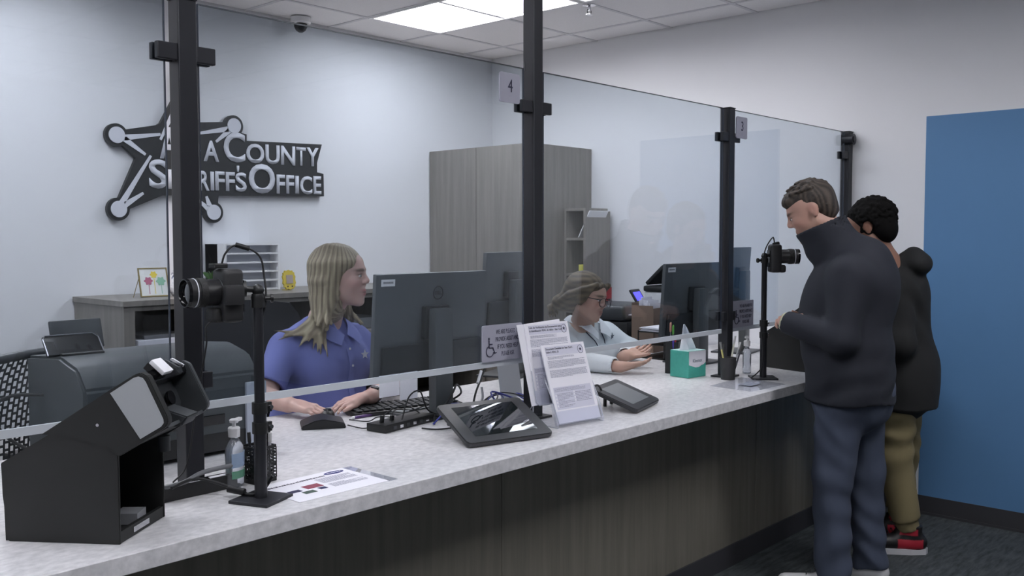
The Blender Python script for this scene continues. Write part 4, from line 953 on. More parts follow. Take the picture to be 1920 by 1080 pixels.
# ------------------------------------------------------------------ cameras on poles
def pole(label, x, y, base_rz, ztop, base=.10):
    t = thing('camera_pole', label, 'camera stand', (x, y, TOP), 0)
    bm = BM(); box(bm, -base/2, base/2, -base/2, base/2, 0, .008, TR((0, 0, 0), base_rz), bev=.0015); obj('base_plate', bm, M_post, t, world=False)
    zt = ztop - TOP
    bm = BM(); cyl(bm, (0, 0, .008), (0, 0, zt * .48), .0155, n=20); obj('lower_tube', bm, M_post, t, 40, world=False)
    bm = BM(); cyl(bm, (0, 0, zt * .48), (0, 0, zt - .01), .0125, n=20); obj('upper_tube', bm, M_post, t, 40, world=False)
    for z in (zt * .37, zt * .47):
        bm = BM(); cyl(bm, (0, 0, z - .014), (0, 0, z + .014), .019, n=20); box(bm, .012, .032, -.005, .005, z - .012, z + .012, bev=.001); obj('lock_collar', bm, M_black, t, 40, world=False)
        bm = BM(); cyl(bm, (.026, -.012, z), (.026, .012, z), .0055, n=12); obj('screw', bm, M_chrome, t, world=False)
    bm = BM(); cyl(bm, (0, 0, zt - .012), (0, 0, zt + .01), .017, n=20); obj('top_collar', bm, M_black, t, 40, world=False)
    return t
def ball_head(t, z, d):
    d = Vector(d).normalized()
    bm = BM(); lathe(bm, [(.014, z), (.018, z + .012), (.015, z + .022)], n=20); put(bm, lathe(BM(), [(.001, -.016), (.011, -.012), (.016, 0), (.011, .012), (.001, .016)], n=16), Matrix.Translation((0, 0, z + .03)))
    obj('ball_head', bm, M_black, t, 60, world=False)
    bm = BM(); cyl(bm, Vector((0, 0, z + .032)), Vector((0, 0, z + .034)) + d * .034, .008, n=12); cyl(bm, Vector((0, 0, z + .034)) + d * .028, Vector((0, 0, z + .034)) + d * .036, .02, n=20); obj('mount_arm', bm, M_black, t, 40, world=False)
    bm = BM(); cyl(bm, Vector((0, 0, z + .01)) - d * .012, Vector((0, 0, z + .01)) - d * .034, .006, n=12); cyl(bm, Vector((0, 0, z + .01)) - d * .03, Vector((0, 0, z + .01)) - d * .036, .011, n=12); obj('knob', bm, M_black, t, 40, world=False)
def dslr(label, c, yaw, roll90=True, s=1.0):
    """camera hung on its side; local -Y = lens direction"""
    t = thing('photo_camera', label, 'camera', tuple(c), yaw)
    M_body = mat('camera_body', (40, 40, 42), .5, bump=.15, scale=700)
    # portrait orientation: long side vertical
    bm = BM(); box(bm, -.038, .036, -.022, .030, -.066, .064, bev=.014, seg=3); obj('body', bm, M_body, t, 50, world=False)
    bm = BM(); box(bm, -.034, .018, -.042, -.010, -.066, -.030, bev=.012, seg=3); obj('grip', bm, mat('grip_rubber', (30, 30, 31), .7, bump=.3, scale=900), t, 50, world=False)
    bm = BM(); box(bm, .030, .056, -.028, .022, -.022, .026, bev=.008, seg=2); obj('prism_hump', bm, M_body, t, 50, world=False)
    bm = BM(); box(bm, -.026, .026, .030, .033, -.04, .036); obj('rear_screen', bm, M_blackg, t, world=False)
    R = Matrix.Rotation(math.radians(90), 4, 'X')    # lathe z -> -Y
    def ring(nm, prof, m_): b = BM(); put(b, lathe(BM(), prof, n=36), Matrix.Translation((0, -.018, 0.008)) @ R); obj(nm, b, m_, t, 40, world=False)
    ring('lens_mount', [(.033, 0), (.033, .006)], M_dark)
    ring('lens_barrel', [(.0305, .004), (.0325, .010), (.0325, .034), (.0335, .036), (.0335, .060), (.0345, .064), (.0345, .080)], mat('lens_black', (34, 34, 36), .42))
    ring('zoom_ring', [(.0335, .040), (.0352, .041), (.0352, .057), (.0335, .058)], mat('ribbed', (26, 26, 27), .6, bump=.5, scale=300))
    ring('silver_ring', [(.0348, .0645), (.0352, .065), (.0352, .0665), (.0348, .067)], M_silver)
    ring('front_rim', [(.0345, .080), (.0345, .088), (.0315, .088), (.0300, .080), (.0285, .078)], M_blackg)
    ring('front_glass', [(.029, .078), (.022, .081), (.010, .0825), (.001, .083)], mat('lens_glass', (10, 12, 16), .03, spec=1.0, coat=1.0))
    return t
P1 = (1.277, 2.018)
t = pole('black pole with square base carrying the near photo camera', P1[0], P1[1], 22, 1.352, base=.112)
ball_head(t, 1.352 - TOP, (-.9, .43, 0))
dslr('black photo camera pointing left, hung on the near pole', (1.212, 2.052, 1.372), -96)
bm = BM(); pa = Vector((1.195, 2.06, 1.437)); box(bm, -.02, .02, -.012, .012, 0, .012, TR(pa, 10), bev=.003)
tag(obj('flash_adapter', bm, M_black), 'small black adapter on top of the near camera', 'adapter')
bm = BM(); tube(bm, [pa + Vector((.01, 0, .01)), pa + Vector((.018, -.002, .035)), pa + Vector((.040, -.008, .055)), pa + Vector((.072, -.018, .048)), pa + Vector((.098, -.03, .025)), pa + Vector((.104, -.036, -.02)), Vector((1.296, 2.012, 1.36)), Vector((1.286, 2.016, 1.31))], .0025, 7)
q = pa + Vector((.055, -.012, .055)); cyl(bm, q - Vector((.012, -.004, -.002)), q + Vector((.018, -.008, -.008)), .006, n=12)
tag(obj('sync_cable', bm, M_cable, None, 60), 'black cable looping over the near camera', 'cable')
bm = BM(); tube(bm, [(1.10, 2.13, TOP + .045), (1.18, 2.15, TOP + .05), (1.25, 2.09, TOP + .02), (1.262, 2.045, TOP + .012), (1.29, 2.03, TOP + .02), (1.30, 2.0, TOP + .06)], .004, 7); cyl(bm, (1.235, 2.10, TOP + .022), (1.258, 2.062, TOP + .016), .009, n=10)
tag(obj('camera_cable', bm, M_cable, None, 60), 'black cable with a barrel plug at the near pole foot', 'cable')
bm = BM(); tube(bm, [(1.07, 2.20, TOP + .03), (1.14, 2.155, TOP + .045), (1.20, 2.16, TOP + .06), (1.29, 2.165, TOP + .062), (1.34, 2.215, TOP + .05)], .006, 8); tag(obj('grey_cable', bm, mat('grey_cable', (110, 112, 116), .4), None, 60), 'thick grey cable over the low card tray', 'cable')
P2 = (3.965, 2.065)
t = pole('black pole with square base carrying the far photo camera', P2[0], P2[1], 40, 1.405, base=.115)
ball_head(t, 1.395 - TOP, (.8, -.6, 0))
dslr('black photo camera pointing right towards the man', (4.013, 2.035, 1.415), 41)
bm = BM(); tube(bm, [(3.945, 2.06, 1.42), (3.965, 2.06, 1.46), (3.985, 2.05, 1.495), (4.005, 2.045, 1.51), (4.015, 2.045, 1.50), (4.01, 2.04, 1.482)], .003, 7); cyl(bm, (4.0, 2.04, 1.478), (4.03, 2.03, 1.484), .008, n=10)
tag(obj('sync_cable', bm, M_cable, None, 60), 'short black cable arching over the far camera', 'cable')
bm = BM(); tube(bm, [(3.944, 2.06, 1.42), (3.940, 2.058, 1.3), (3.946, 2.056, 1.2), (3.930, 2.058, 1.1), (3.942, 2.055, 1.0), (3.938, 2.058, .92), (3.92, 2.07, TOP + .03), (3.90, 2.09, TOP + .008)], .003, 7)
tag(obj('camera_cable', bm, M_cable, None, 60), 'thin black cable running down the far pole', 'cable')
bm = BM(); tube(bm, [(1.245, 2.04, 1.33), (1.168, 2.062, 1.305), (1.163, 2.066, 1.25), (1.163, 2.12, 1.1), (1.165, 2.17, .95), (1.12, 2.16, TOP + .05)], .0022, 7)
tag(obj('camera_cable', bm, M_cable, None, 60), 'thin black cable hanging below the near camera', 'cable')

# ------------------------------------------------------------------ left printer behind the glass
t = thing('office_printer', 'large dark grey printer behind the glass at the far left', 'printer', (1.32, 2.70, TOP))
px0, px1 = 1.065, 1.60; py0, py1 = 2.53, 2.92
bm = BM(); MXY = Matrix(((0, 0, 1, 0), (1, 0, 0, 0), (0, 1, 0, 0), (0, 0, 0, 1)))
prism(bm, [(py0, TOP + .012), (py1, TOP + .012), (py1, 1.165), (py0 + .16, 1.18), (py0 + .05, 1.155), (py0, 1.10)], px0, px1, MXY, bev=.008); obj('body', bm, mat('printer_grey', (64, 69, 72), .42), t, 40)
bm = BM(); box(bm, px0 + .10, px1 - .12, py0 - .004, py0 + .02, .955, .985, bev=.002); obj('output_slot', bm, M_blackg, t)
bm = BM(); box(bm, px0 + .01, px1 - .01, py0 - .002, py0 + .03, TOP + .014, .93, bev=.004); obj('paper_drawer', bm, M_black, t, 40)
bm = BM(); box(bm, px0 + .02, px1 - .02, py0 + .002, py0 + .012, 1.075, 1.08); obj('seam', bm, M_black, t)
t = thing('label_printer', 'small black two-lidded device on top of the dark grey printer', 'device', (1.15, 2.74, 1.175))
bm = BM(); box(bm, -.075, .08, -.006, .006, 0, .088, TR((1.165, 2.80, 1.185), 4, -14), bev=.005, seg=3); obj('rear_lid', bm, M_dark, t, 40)
bm = BM(); box(bm, -.078, .078, -.005, .005, 0, .066, TR((1.125, 2.72, 1.178), -2, -38), bev=.004, seg=3); obj('front_lid', bm, M_black, t, 40)
bm = BM(); M_ = TR((1.125, 2.72, 1.178), -2, -38); tube(bm, [M_ @ Vector(p_) for p_ in ((-.076, -.006, .0), (-.078, -.006, .055), (-.07, -.006, .066), (.06, -.006, .067), (.075, -.006, .052), (.078, -.006, .0))], .0022, 6, smooth=False); obj('chrome_trim', bm, M_chrome, t)
bm = BM(); box(bm, 1.08, 1.20, 2.70, 2.80, 1.166, 1.186, bev=.004); obj('base', bm, M_black, t)
bm = BM(); tube(bm, [(1.07, 2.80, 1.06), (1.0, 2.86, 1.06), (.96, 2.90, 1.02), (.99, 2.92, .95), (1.04, 2.90, .9), (1.1, 2.85, TOP + .01)], .005, 7)
tag(obj('cable', bm, M_cable, None, 60), 'black cable curling at the left side of the dark grey printer', 'cable')
bm = BM(); box(bm, 1.55, 1.62, 2.52, 2.56, .96, 1.06, bev=.003); tag(obj('small_device', bm, mat('pale_device', (170, 176, 188), .5)), 'small pale box beside the dark printer behind the near camera', 'box')
for p_ in [o for o in bpy.data.objects if o.get('category') == 'box' and o.name.startswith('small_device')]:
    p_.location.z = TOP; p_.scale = (1, 1, 2.1)

# ------------------------------------------------------------------ office chairs
def chair(label, x, y, rz, mesh=False, seat_z=.60, back=.55, group=None):
    t = thing('office_chair', label, 'chair', (x, y, 0), rz)
    # sitter faces local -Y
    M_f = mat('chair_fabric', (34, 35, 38), .9, bump=.2, scale=500)
    bm = BM(); box(bm, -.25, .25, -.25, .23, seat_z - .075, seat_z, bev=.03, seg=3); obj('seat', bm, M_f, t, 50, world=False)
    rows = []; n1, n2 = 16, 14; z0 = seat_z + .04
    def bp(i, j):
        u = i / (n1 - 1); v = j / (n2 - 1) * 2 - 1; wd = .20 + .05 * math.sin(min(1, u * 1.25) * math.pi * .62)
        if u > .85: wd *= 1 - ((u - .85) / .15) ** 2 * .18
        return Vector((v * wd, .24 + .06 * u - .05 * (v * v) - .035 * math.sin(u * math.pi), z0 + back * u - (.02 * v * v if u > .8 else 0)))
    if mesh:
        P_ = [[bp(i, j) for j in range(n2)] for i in range(n1)]
        bm = BM()
        edge = [P_[i][0] for i in range(n1)] + [P_[-1][j] for j in range(1, n2)] + [P_[i][-1] for i in range(n1 - 2, -1, -1)] + [P_[0][j] for j in range(n2 - 2, -1, -1)]
        tube(bm, edge, .014, 8, smooth=False); obj('back_frame', bm, M_dark, t, 50, world=False)
        bm = BM()
        b2 = bmesh.new(); n1b, n2b = 46, 27
        def bq(i, j):
            return bp(i * (n1 - 1) / (n1b - 1), j * (n2 - 1) / (n2b - 1))
        for j in range(n2b):
            for i in range(n1b - 1):
                if True:
                    a = bq(i, j); b = bq(i + 1, min(j + .32, n2b - 1)) if False else bq(i + 1, j); w_ = .0042
                    a = bq(i, max(0, j - .0)); v = [b2.verts.new(p_) for p_ in (a + Vector((-w_, 0, 0)), a + Vector((w_, 0, 0)), b + Vector((w_, 0, 0)), b + Vector((-w_, 0, 0)))]; b2.faces.new(v)
        for i in range(0, n1b, 2):
            for j in range(n2b - 1):
                a = bq(i + (j % 2) * .9 if i + 1 < n1b else i, j); b = bq(i + (j % 2) * .9 if i + 1 < n1b else i, j + 1); w_ = .0042
                v = [b2.verts.new(p_ + Vector((0, .001, 0))) for p_ in (a - Vector((0, 0, w_)), b - Vector((0, 0, w_)), b + Vector((0, 0, w_)), a + Vector((0, 0, w_)))]; b2.faces.new(v)
        merge(bm, b2); obj('mesh_back', bm, M_dark, t, world=False, kind='stuff')
    else:
        bm = BM(); sheet(bm, [[bp(i, j) for j in range(n2)] for i in range(n1)], .05); obj('backrest', bm, M_f, t, 60, world=False)
    bm = BM(); tube(bm, [(0, .22, seat_z - .04), (0, .31, seat_z - .02), (0, .33, seat_z + .1), (0, .31, seat_z + .25)], .02, 8); obj('back_bracket', bm, M_black, t, 60, world=False)
    for s in (-1, 1):
        bm = BM(); tube(bm, [(s * .25, .05, seat_z - .05), (s * .30, .05, seat_z - .02), (s * .31, .04, seat_z + .17)], .014, 8); box(bm, s * .31 - .035, s * .31 + .035, -.12, .12, seat_z + .17, seat_z + .195, bev=.008); obj('armrest', bm, M_black, t, 50, world=False)
    bm = BM(); cyl(bm, (0, 0, .10), (0, 0, seat_z - .07), .028, n=16); cyl(bm, (0, 0, .08), (0, 0, .28), .036, n=16); obj('gas_column', bm, M_black, t, 40, world=False)
    for k in range(5):
        a = math.radians(72 * k + 18); d = Vector((math.cos(a), math.sin(a), 0))
        bm = BM(); cyl(bm, Vector((0, 0, .11)), d * .28 + Vector((0, 0, .075)), .028, .018, n=8); o = obj('base_leg', bm, M_black, t, 40, world=False)
        bm = BM(); s = d.cross(Vector((0, 0, 1))) * .022; cyl(bm, d * .28 - s + Vector((0, 0, .028)), d * .28 + s + Vector((0, 0, .028)), .028, n=14); c = obj('caster', bm, M_blackg, o, 40, world=False)
    return t
chair('grey mesh-backed office chair at the far left behind the glass', 1.02, 3.36, -155, mesh=True, seat_z=.55, back=.56)
chair('black padded office chair under the woman in the blue shirt', 2.18, 3.34, -158 + 180 - 30, seat_z=.60, back=.60)
chair('black padded office chair under the woman in the white shirt', 4.02, 3.34, 10, seat_z=.52, back=.52)

# ------------------------------------------------------------------ people: implicit surfaces -> one mesh each
class Vol:
    def __init__(s, lo, hi, h):
        s.lo = np.array(lo, float); s.h = h; s.n = np.maximum(2, np.ceil((np.array(hi) - s.lo) / h).astype(int) + 1)
        s.f = np.full(tuple(s.n), 1.0, np.float32)
    def sub(s, lo, hi):
        a = np.clip(np.floor((np.array(lo) - s.lo) / s.h).astype(int), 0, s.n); b = np.clip(np.ceil((np.array(hi) - s.lo) / s.h).astype(int) + 1, 0, s.n)
        if (b <= a).any(): return None, None
        g = [((np.arange(a[i], b[i]) * s.h + s.lo[i]).astype(np.float32)) for i in range(3)]
        X = g[0][:, None, None]; Y = g[1][None, :, None]; Z = g[2][None, None, :]
        return tuple(slice(a[i], b[i]) for i in range(3)), (X, Y, Z)
    def comb(s, sl, d, k, op):
        f = s.f[sl]
        if op == 'add':
            if k > 0: hh = np.clip(.5 + .5 * (f - d) / k, 0, 1); r = f + (d - f) * hh - k * hh * (1 - hh)
            else: r = np.minimum(f, d)
        else:
            if k > 0: hh = np.clip(.5 - .5 * (f + d) / k, 0, 1); r = f + (-d - f) * hh + k * hh * (1 - hh)
            else: r = np.maximum(f, -d)
        s.f[sl] = r
    def cap(s, a, b, ra, rb=None, k=.02, op='add', flat=None, cuta=False, cutb=False, wav=None):
        rb = ra if rb is None else rb; a = np.array(a, float); b = np.array(b, float); R = max(ra, rb); pad = R * (1 if flat is None else 1.0) + max(k, 2 * s.h) + .004
        lo = np.minimum(a, b) - pad; hi = np.maximum(a, b) + pad
        sl, G = s.sub(lo, hi)
        if sl is None: return
        X, Y, Z = G; ba = b - a; L2 = float(ba @ ba) + 1e-12
        px, py, pz = X - a[0], Y - a[1], Z - a[2]
        t = np.clip((px * ba[0] + py * ba[1] + pz * ba[2]) / L2, 0, 1)
        dx, dy, dz = px - t * ba[0], py - t * ba[1], pz - t * ba[2]
        if flat is not None:
            ax, fac = flat; ax = np.array(ax, float); ax /= np.linalg.norm(ax); c = (dx * ax[0] + dy * ax[1] + dz * ax[2]) * (fac - 1)
            dx = dx + c * ax[0]; dy = dy + c * ax[1]; dz = dz + c * ax[2]
        d = np.sqrt(dx * dx + dy * dy + dz * dz) - (ra + (rb - ra) * t)
        if wav is not None: d = d + wav(X, Y, Z, t)
        L = math.sqrt(L2); u = ba / L
        q = px * u[0] + py * u[1] + pz * u[2]
        if cuta: d = np.maximum(d, -q)
        if cutb: d = np.maximum(d, q - L)
        s.comb(sl, d.astype(np.float32), k, op)
    def ell(s, c, r, k=.02, op='add', M=None):
        c = np.array(c, float); r = np.array(r, float); R = r.max() + max(k, 2 * s.h) + .004
        sl, G = s.sub(c - R, c + R)
        if sl is None: return
        X, Y, Z = G[0] - c[0], G[1] - c[1], G[2] - c[2]
        if M is not None:
            x = X * M[0][0] + Y * M[1][0] + Z * M[2][0]; y = X * M[0][1] + Y * M[1][1] + Z * M[2][1]; z = X * M[0][2] + Y * M[1][2] + Z * M[2][2]
        else: x, y, z = X, Y, Z
        k0 = np.sqrt((x / r[0]) ** 2 + (y / r[1]) ** 2 + (z / r[2]) ** 2); k1 = np.sqrt((x / r[0] ** 2) ** 2 + (y / r[1] ** 2) ** 2 + (z / r[2] ** 2) ** 2)
        d = k0 * (k0 - 1) / np.maximum(k1, 1e-6)
        d = np.maximum(d, -r.min())
        s.comb(sl, d.astype(np.float32), k, op)
    def plane_cut(s, p, n, lo, hi):
        """remove everything on the +n side of p inside the box lo..hi"""
        sl, G = s.sub(lo, hi)
        if sl is None: return
        d = (G[0] - p[0]) * n[0] + (G[1] - p[1]) * n[1] + (G[2] - p[2]) * n[2]
        s.f[sl] = np.maximum(s.f[sl], d.astype(np.float32))
    def disp(s, fn):
        g = [((np.arange(s.n[i]) * s.h + s.lo[i]).astype(np.float32)) for i in range(3)]
        s.f += fn(g[0][:, None, None], g[1][None, :, None], g[2][None, None, :]).astype(np.float32)
    def mesh(s, smooth=2):
        f = s.f; neg = f < 0
        c = neg[:-1, :-1, :-1].astype(np.int8)
        for dx in (0, 1):
            for dy in (0, 1):
                for dz in (0, 1):
                    if dx or dy or dz: c = c + neg[dx:dx - 1 or None, dy:dy - 1 or None, dz:dz - 1 or None]
        act = (c > 0) & (c < 8); idx = np.argwhere(act); vid = np.full(act.shape, -1, np.int64); vid[act] = np.arange(len(idx))
        P = np.zeros((len(idx), 3)); W = np.zeros(len(idx)); I = idx
        for ax in range(3):
            o = [i for i in range(3) if i != ax]
            for u in (0, 1):
                for v in (0, 1):
                    a = I.copy(); a[:, o[0]] += u; a[:, o[1]] += v; b = a.copy(); b[:, ax] += 1
                    fa = f[a[:, 0], a[:, 1], a[:, 2]]; fb = f[b[:, 0], b[:, 1], b[:, 2]]; m = (fa < 0) != (fb < 0)
                    t = np.where(m, fa / np.where(fa == fb, 1, fa - fb), 0)
                    p = a.astype(float); p[:, ax] += t; P += p * m[:, None]; W += m
        P = P / W[:, None]
        Q = []
        for ax in range(3):
            o = [(ax + 1) % 3, (ax + 2) % 3]; sl0 = [slice(1, -1)] * 3; sl0[ax] = slice(0, -1); sl1 = list(sl0); sl1[ax] = slice(1, None)
            A = neg[tuple(sl0)]; B = neg[tuple(sl1)]; e = np.argwhere(A != B)
            if len(e) == 0: continue
            sgn = A[e[:, 0], e[:, 1], e[:, 2]]; e = e + 1; e[:, ax] -= 1
            def V(du, dv):
                q = e.copy(); q[:, o[0]] -= du; q[:, o[1]] -= dv; return vid[q[:, 0], q[:, 1], q[:, 2]]
            q = np.stack([V(0, 0), V(1, 0), V(1, 1), V(0, 1)], 1); q[~sgn] = q[~sgn][:, ::-1]; Q.append(q)
        Q = np.concatenate(Q); Q = Q[(Q >= 0).all(1)]
        P = P * s.h + s.lo
        # light Laplacian smoothing
        E = np.concatenate([Q[:, [0, 1]], Q[:, [1, 2]], Q[:, [2, 3]], Q[:, [3, 0]]])
        for it in range(smooth):
            S = np.zeros_like(P); N = np.zeros(len(P))
            for j in range(3): S[:, j] = np.bincount(E[:, 0], P[E[:, 1], j], len(P)) + np.bincount(E[:, 1], P[E[:, 0], j], len(P))
            N = np.bincount(E[:, 0], minlength=len(P)) + np.bincount(E[:, 1], minlength=len(P))
            P = P * .5 + .5 * S / np.maximum(N, 1)[:, None]
        return P, Q
def vobj(name, vol, m, parent, smooth=2, col=None, label=None):
    P, Q = vol.mesh(smooth); me = bpy.data.meshes.new(name)
    me.vertices.add(len(P)); me.vertices.foreach_set('co', P.astype(np.float32).ravel())
    me.loops.add(len(Q) * 4); me.loops.foreach_set('vertex_index', Q.astype(np.int32).ravel())
    me.polygons.add(len(Q)); me.polygons.foreach_set('loop_start', np.arange(len(Q), dtype=np.int32) * 4)
    me.polygons.foreach_set('use_smooth', np.ones(len(Q), bool)); me.update(calc_edges=True); me.validate()
    if col is not None:
        c = np.ones((len(P), 4), np.float32); c[:, :3] = col(P); at = me.color_attributes.new('Col', 'FLOAT_COLOR', 'POINT'); at.data.foreach_set('color', c.ravel())
    me.materials.append(m); o = bpy.data.objects.new(name, me); C.objects.link(o); attach(o, parent)
    if label: o['label'] = label
    return o
def vcmat(name, rough=.5, sub=.1, bump=.0, scale=300, stretch=(1, 1, 1)):
    m = mat(name, (200, 160, 140), rough, sub=sub, bump=bump, scale=scale, stretch=stretch); nt = m.node_tree; b = nt.nodes['Principled BSDF']
    a = nt.nodes.new('ShaderNodeVertexColor'); a.layer_name = 'Col'; nt.links.new(a.outputs[0], b.inputs['Base Color']); return m
M_skinv = vcmat('skin', .5, .12, .04, 500)
M_hairv = vcmat('hair', .45, 0, .5, 130, (6, 6, .5))
M_hairv.node_tree.nodes['Principled BSDF'].inputs['Specular IOR Level'].default_value = .35
def L3n(c): return np.array(L3(c)[:3])
class Frm:
    def __init__(s, o, yaw, pitch=0, roll=0, sc=1.0):
        """local -Y = facing; yaw turns about Z (0 = facing world -Y)"""
        s.o = np.array(o, float); s.sc = sc
        s.R = np.array(Matrix.Rotation(math.radians(yaw), 3, 'Z') @ Matrix.Rotation(math.radians(pitch), 3, 'X') @ Matrix.Rotation(math.radians(roll), 3, 'Y'))
    def __call__(s, x, y, z): return s.o + s.R @ (np.array([x, y, z]) * s.sc)
    def inv(s, P): return ((P - s.o) @ s.R) / s.sc
def head(V, F, jaw=1.0, neck_to=None, neck_r=.05, male=False):
    c = F.sc; E = lambda p, r, k=.012, op='add': V.ell(F(*p), np.array(r) * c, k * c, op, F.R)
    K = lambda a, b, ra, rb=None, k=.012, op='add': V.cap(F(*a), F(*b), ra * c, (ra if rb is None else rb) * c, k * c, op)
    E((0, .018, .035), (.074, .093, .084), 0); E((0, -.030, .028), (.066, .060, .070), .03)
    E((0, -.030, -.040), (.058 * jaw, .056, .070), .03)
    jy, jz, jr = (-.066, -.098, .018) if male else (-.056, -.092, .017)
    K((-.046 * jaw, .008, -.052), (-.018, jy, jz), .020, jr, .02); K((.046 * jaw, .008, -.052), (.018, jy, jz), .020, jr, .02)
    E((0, -.078 + (0 if male else .010), -.102 + (0 if male else .004)), (.021, .017, .017), .020)
    for s in (-1, 1):
        E((s * .036, -.062, -.022), (.024, .024, .024), .02)             # cheeks
        K((s * .012, -.088, .026), (s * .046, -.074, .024), .008, .007, .012)   # brow
        E((s * .031, -.092, .006), (.017, .012, .011), .010, 'sub')      # socket
        E((s * .031, -.074, .005), (.0155, .0135, .0125), .004)          # lid / eyeball mass
        E((s * .012, -.097, -.023), (.0085, .010, .008), .006)           # nostril wing
        # ear
        E((s * .074, .014, .002), (.010, .020, .031), .006); E((s * .084, .010, .004), (.006, .011, .018), .004, 'sub'); E((s * .075, .012, -.024), (.007, .010, .010), .006)
    nz = 1.0 if male else .85
    K((0, -.087, .018), (0, -.105 + (0 if male else .002), -.012), .0070, .0098 * nz, .012)
    E((0, -.104 + (0 if male else .001), -.018), (.0105 * nz, .0090, .0085 * nz), .008)
    E((0, -.078, -.062), (.030, .014, .022), .012)
    K((-.016, -.085, -.0565), (.016, -.085, -.0565), .0060, k=.006); K((-.007, -.0885, -.0550), (.007, -.0885, -.0550), .0050, k=.006)
    K((-.011, -.0865, -.0675), (.011, -.0865, -.0675), .0062, k=.006); K((-.022, -.0935, -.0618), (.022, -.0935, -.0618), .0014, k=.002, op='sub')
    E((0, -.096, -.083), (.016, .006, .005), .008, 'sub')
    if neck_to is not None:
        V.cap(F(0, .022, -.055), neck_to, neck_r * c, neck_r * 1.08 * c, .02 * c)
def face_colour(P, F, skin, lip, brow, cheek=None, base=None):
    q = F.inv(P); c = np.tile(L3n(skin), (len(P), 1)) if base is None else base
    def mix(w_, col): nonlocal c; c = c * (1 - w_[:, None]) + L3n(col) * w_[:, None]
    g = lambda p, r: np.exp(-(((q[:, 0] - p[0]) / r[0]) ** 2 + ((q[:, 1] - p[1]) / r[1]) ** 2 + ((q[:, 2] - p[2]) / r[2]) ** 2))
    for s in (-1, 1):
        if cheek: mix(.5 * g((s * .042, -.066, -.025), (.025, .04, .022)), cheek); mix(.5 * g((s * .082, .014, 0), (.012, .03, .03)), cheek)
        mix(np.clip(2.2 * g((s * .030, -.088, .0260), (.021, .03, .0048)), 0, .9), brow)
        mix(np.clip(1.6 * g((s * .031, -.088, .0095), (.0155, .02, .0028)), 0, .8), brow)
        mix(np.clip(.7 * g((s * .031, -.088, -.0055), (.013, .02, .0022)), 0, .4), brow)
    if cheek: mix(.45 * g((0, -.115, -.02), (.014, .02, .014)), cheek)
    mix(np.clip(1.3 * g((0, -.096, -.0545), (.021, .02, .0055)), 0, .8), lip); mix(np.clip(1.3 * g((0, -.096, -.069), (.017, .02, .0058)), 0, .8), lip)
    mix(np.clip(1.3 * g((0, -.096, -.0618), (.023, .02, .0018)), 0, .8), (96, 52, 50))
    return c
def eyes(F, parent, iris=(70, 92, 110)):
    M_w = mat('eye_white', (226, 222, 220), .2); M_i = mat('iris%d' % iris[0], iris, .15); M_p = mat('pupil', (12, 10, 10), .1)
    for s in (-1, 1):
        c = F.sc; bm = BM(); R = Matrix([list(r) for r in F.R]).to_4x4()
        put(bm, lathe(BM(), [(.001, -1), (.5, -.86), (.86, -.5), (1, 0), (.86, .5), (.5, .86), (.001, 1)], n=16), Matrix.Translation(F(s * .031, -.0775, .003)) @ R @ Matrix.Diagonal((.0122 * c, .0122 * c, .0056 * c, 1)))
        e = obj('eye', bm, M_w, parent, 80)
        for nm, r, d, m_ in (('iris', .0050, .0119, M_i), ('pupil', .0026, .0124, M_p)):
            bm = BM(); a = Vector(F(s * .0315, -.0775 - d + .001, .003)); b = Vector(F(s * .0315, -.0775 - d - .0006, .003)); cyl(bm, a, b, r * c, r * .9 * c, n=14)
            o = obj(nm, bm, m_, e)
def hand(V, wrist, dirn, palm_n, side, curl=.35, spread=.10, L=.18, thumb=(.6, .45), k=.006, fr=.0078, wr=.026):
    """wrist: point; dirn: toward the fingers; palm_n: direction the palm faces; side=+1 if the thumb lies on +cross side"""
    d = np.array(dirn, float); d /= np.linalg.norm(d); n = np.array(palm_n, float); n -= d * (n @ d); n /= np.linalg.norm(n); t = np.cross(n, d) * side
    w0 = np.array(wrist, float); pl = L * .50
    V.cap(w0 - d * .01, w0 + d * .03, wr, wr * 1.02, .02, flat=(n, 1.3))
    kn = []
    for i, (u, ln, r) in enumerate(((.030, .43, 1.02), (.010, .48, 1.05), (-.011, .45, 1.0), (-.030, .36, .9))):
        kp = w0 + d * (pl - abs(u + .005) * .25) + t * u
        V.cap(w0 + d * .025 + t * u * .45, kp, .0145, .0115, .012)
        kn.append((kp, u, ln, r))
    V.cap(w0 + d * .03 + t * .012, w0 + d * .045 + t * .018, .016, .014, .012)
    for kp, u, ln, r in kn:
        a = kp; dd = d + t * (u * spread * 12); dd /= np.linalg.norm(dd); ang = curl * .5
        for j, fl in enumerate((.46, .31, .23)):
            dj = dd * math.cos(ang) + n * math.sin(ang); b = a + dj * ln * L * fl
            V.cap(a, b, fr * r * (1.06 - .12 * j), fr * r * (.96 - .12 * j), k); a = b; ang += curl * (1.0 if j == 0 else .8)
    tb = w0 + d * .030 + t * .022; td = d * thumb[1] + t * thumb[0] + n * .25; td /= np.linalg.norm(td); t1 = tb + td * .040
    V.cap(tb - td * .012, t1, .0135, .0105, .010); td2 = td * .8 + d * .6; td2 /= np.linalg.norm(td2); t2 = t1 + td2 * .030
    V.cap(t1, t2, .0100, .0088, k); V.cap(t2, t2 + (td2 + d * .3) * .020, .0088, .0075, k)
def folds(a=.004, f=38, ph=0.0, dirn=(.3, .2, 1)):
    d = dirn
    def fn(X, Y, Z):
        s_ = np.sin(f * (X * d[0] + Y * d[1] + Z * d[2]) + ph + 2.1 * np.sin(17 * X + 5 * Z + ph) + 1.7 * np.sin(13 * Y - 9 * Z))
        return a * s_ * (0.5 + .5 * np.sin(9 * X + 11 * Z + 7 * Y + ph))
    return fn
def cloth(name, a, rough=.85, var=.05, bump=.15): return mat(name, a, rough, var=var, scale=500, bump=bump)
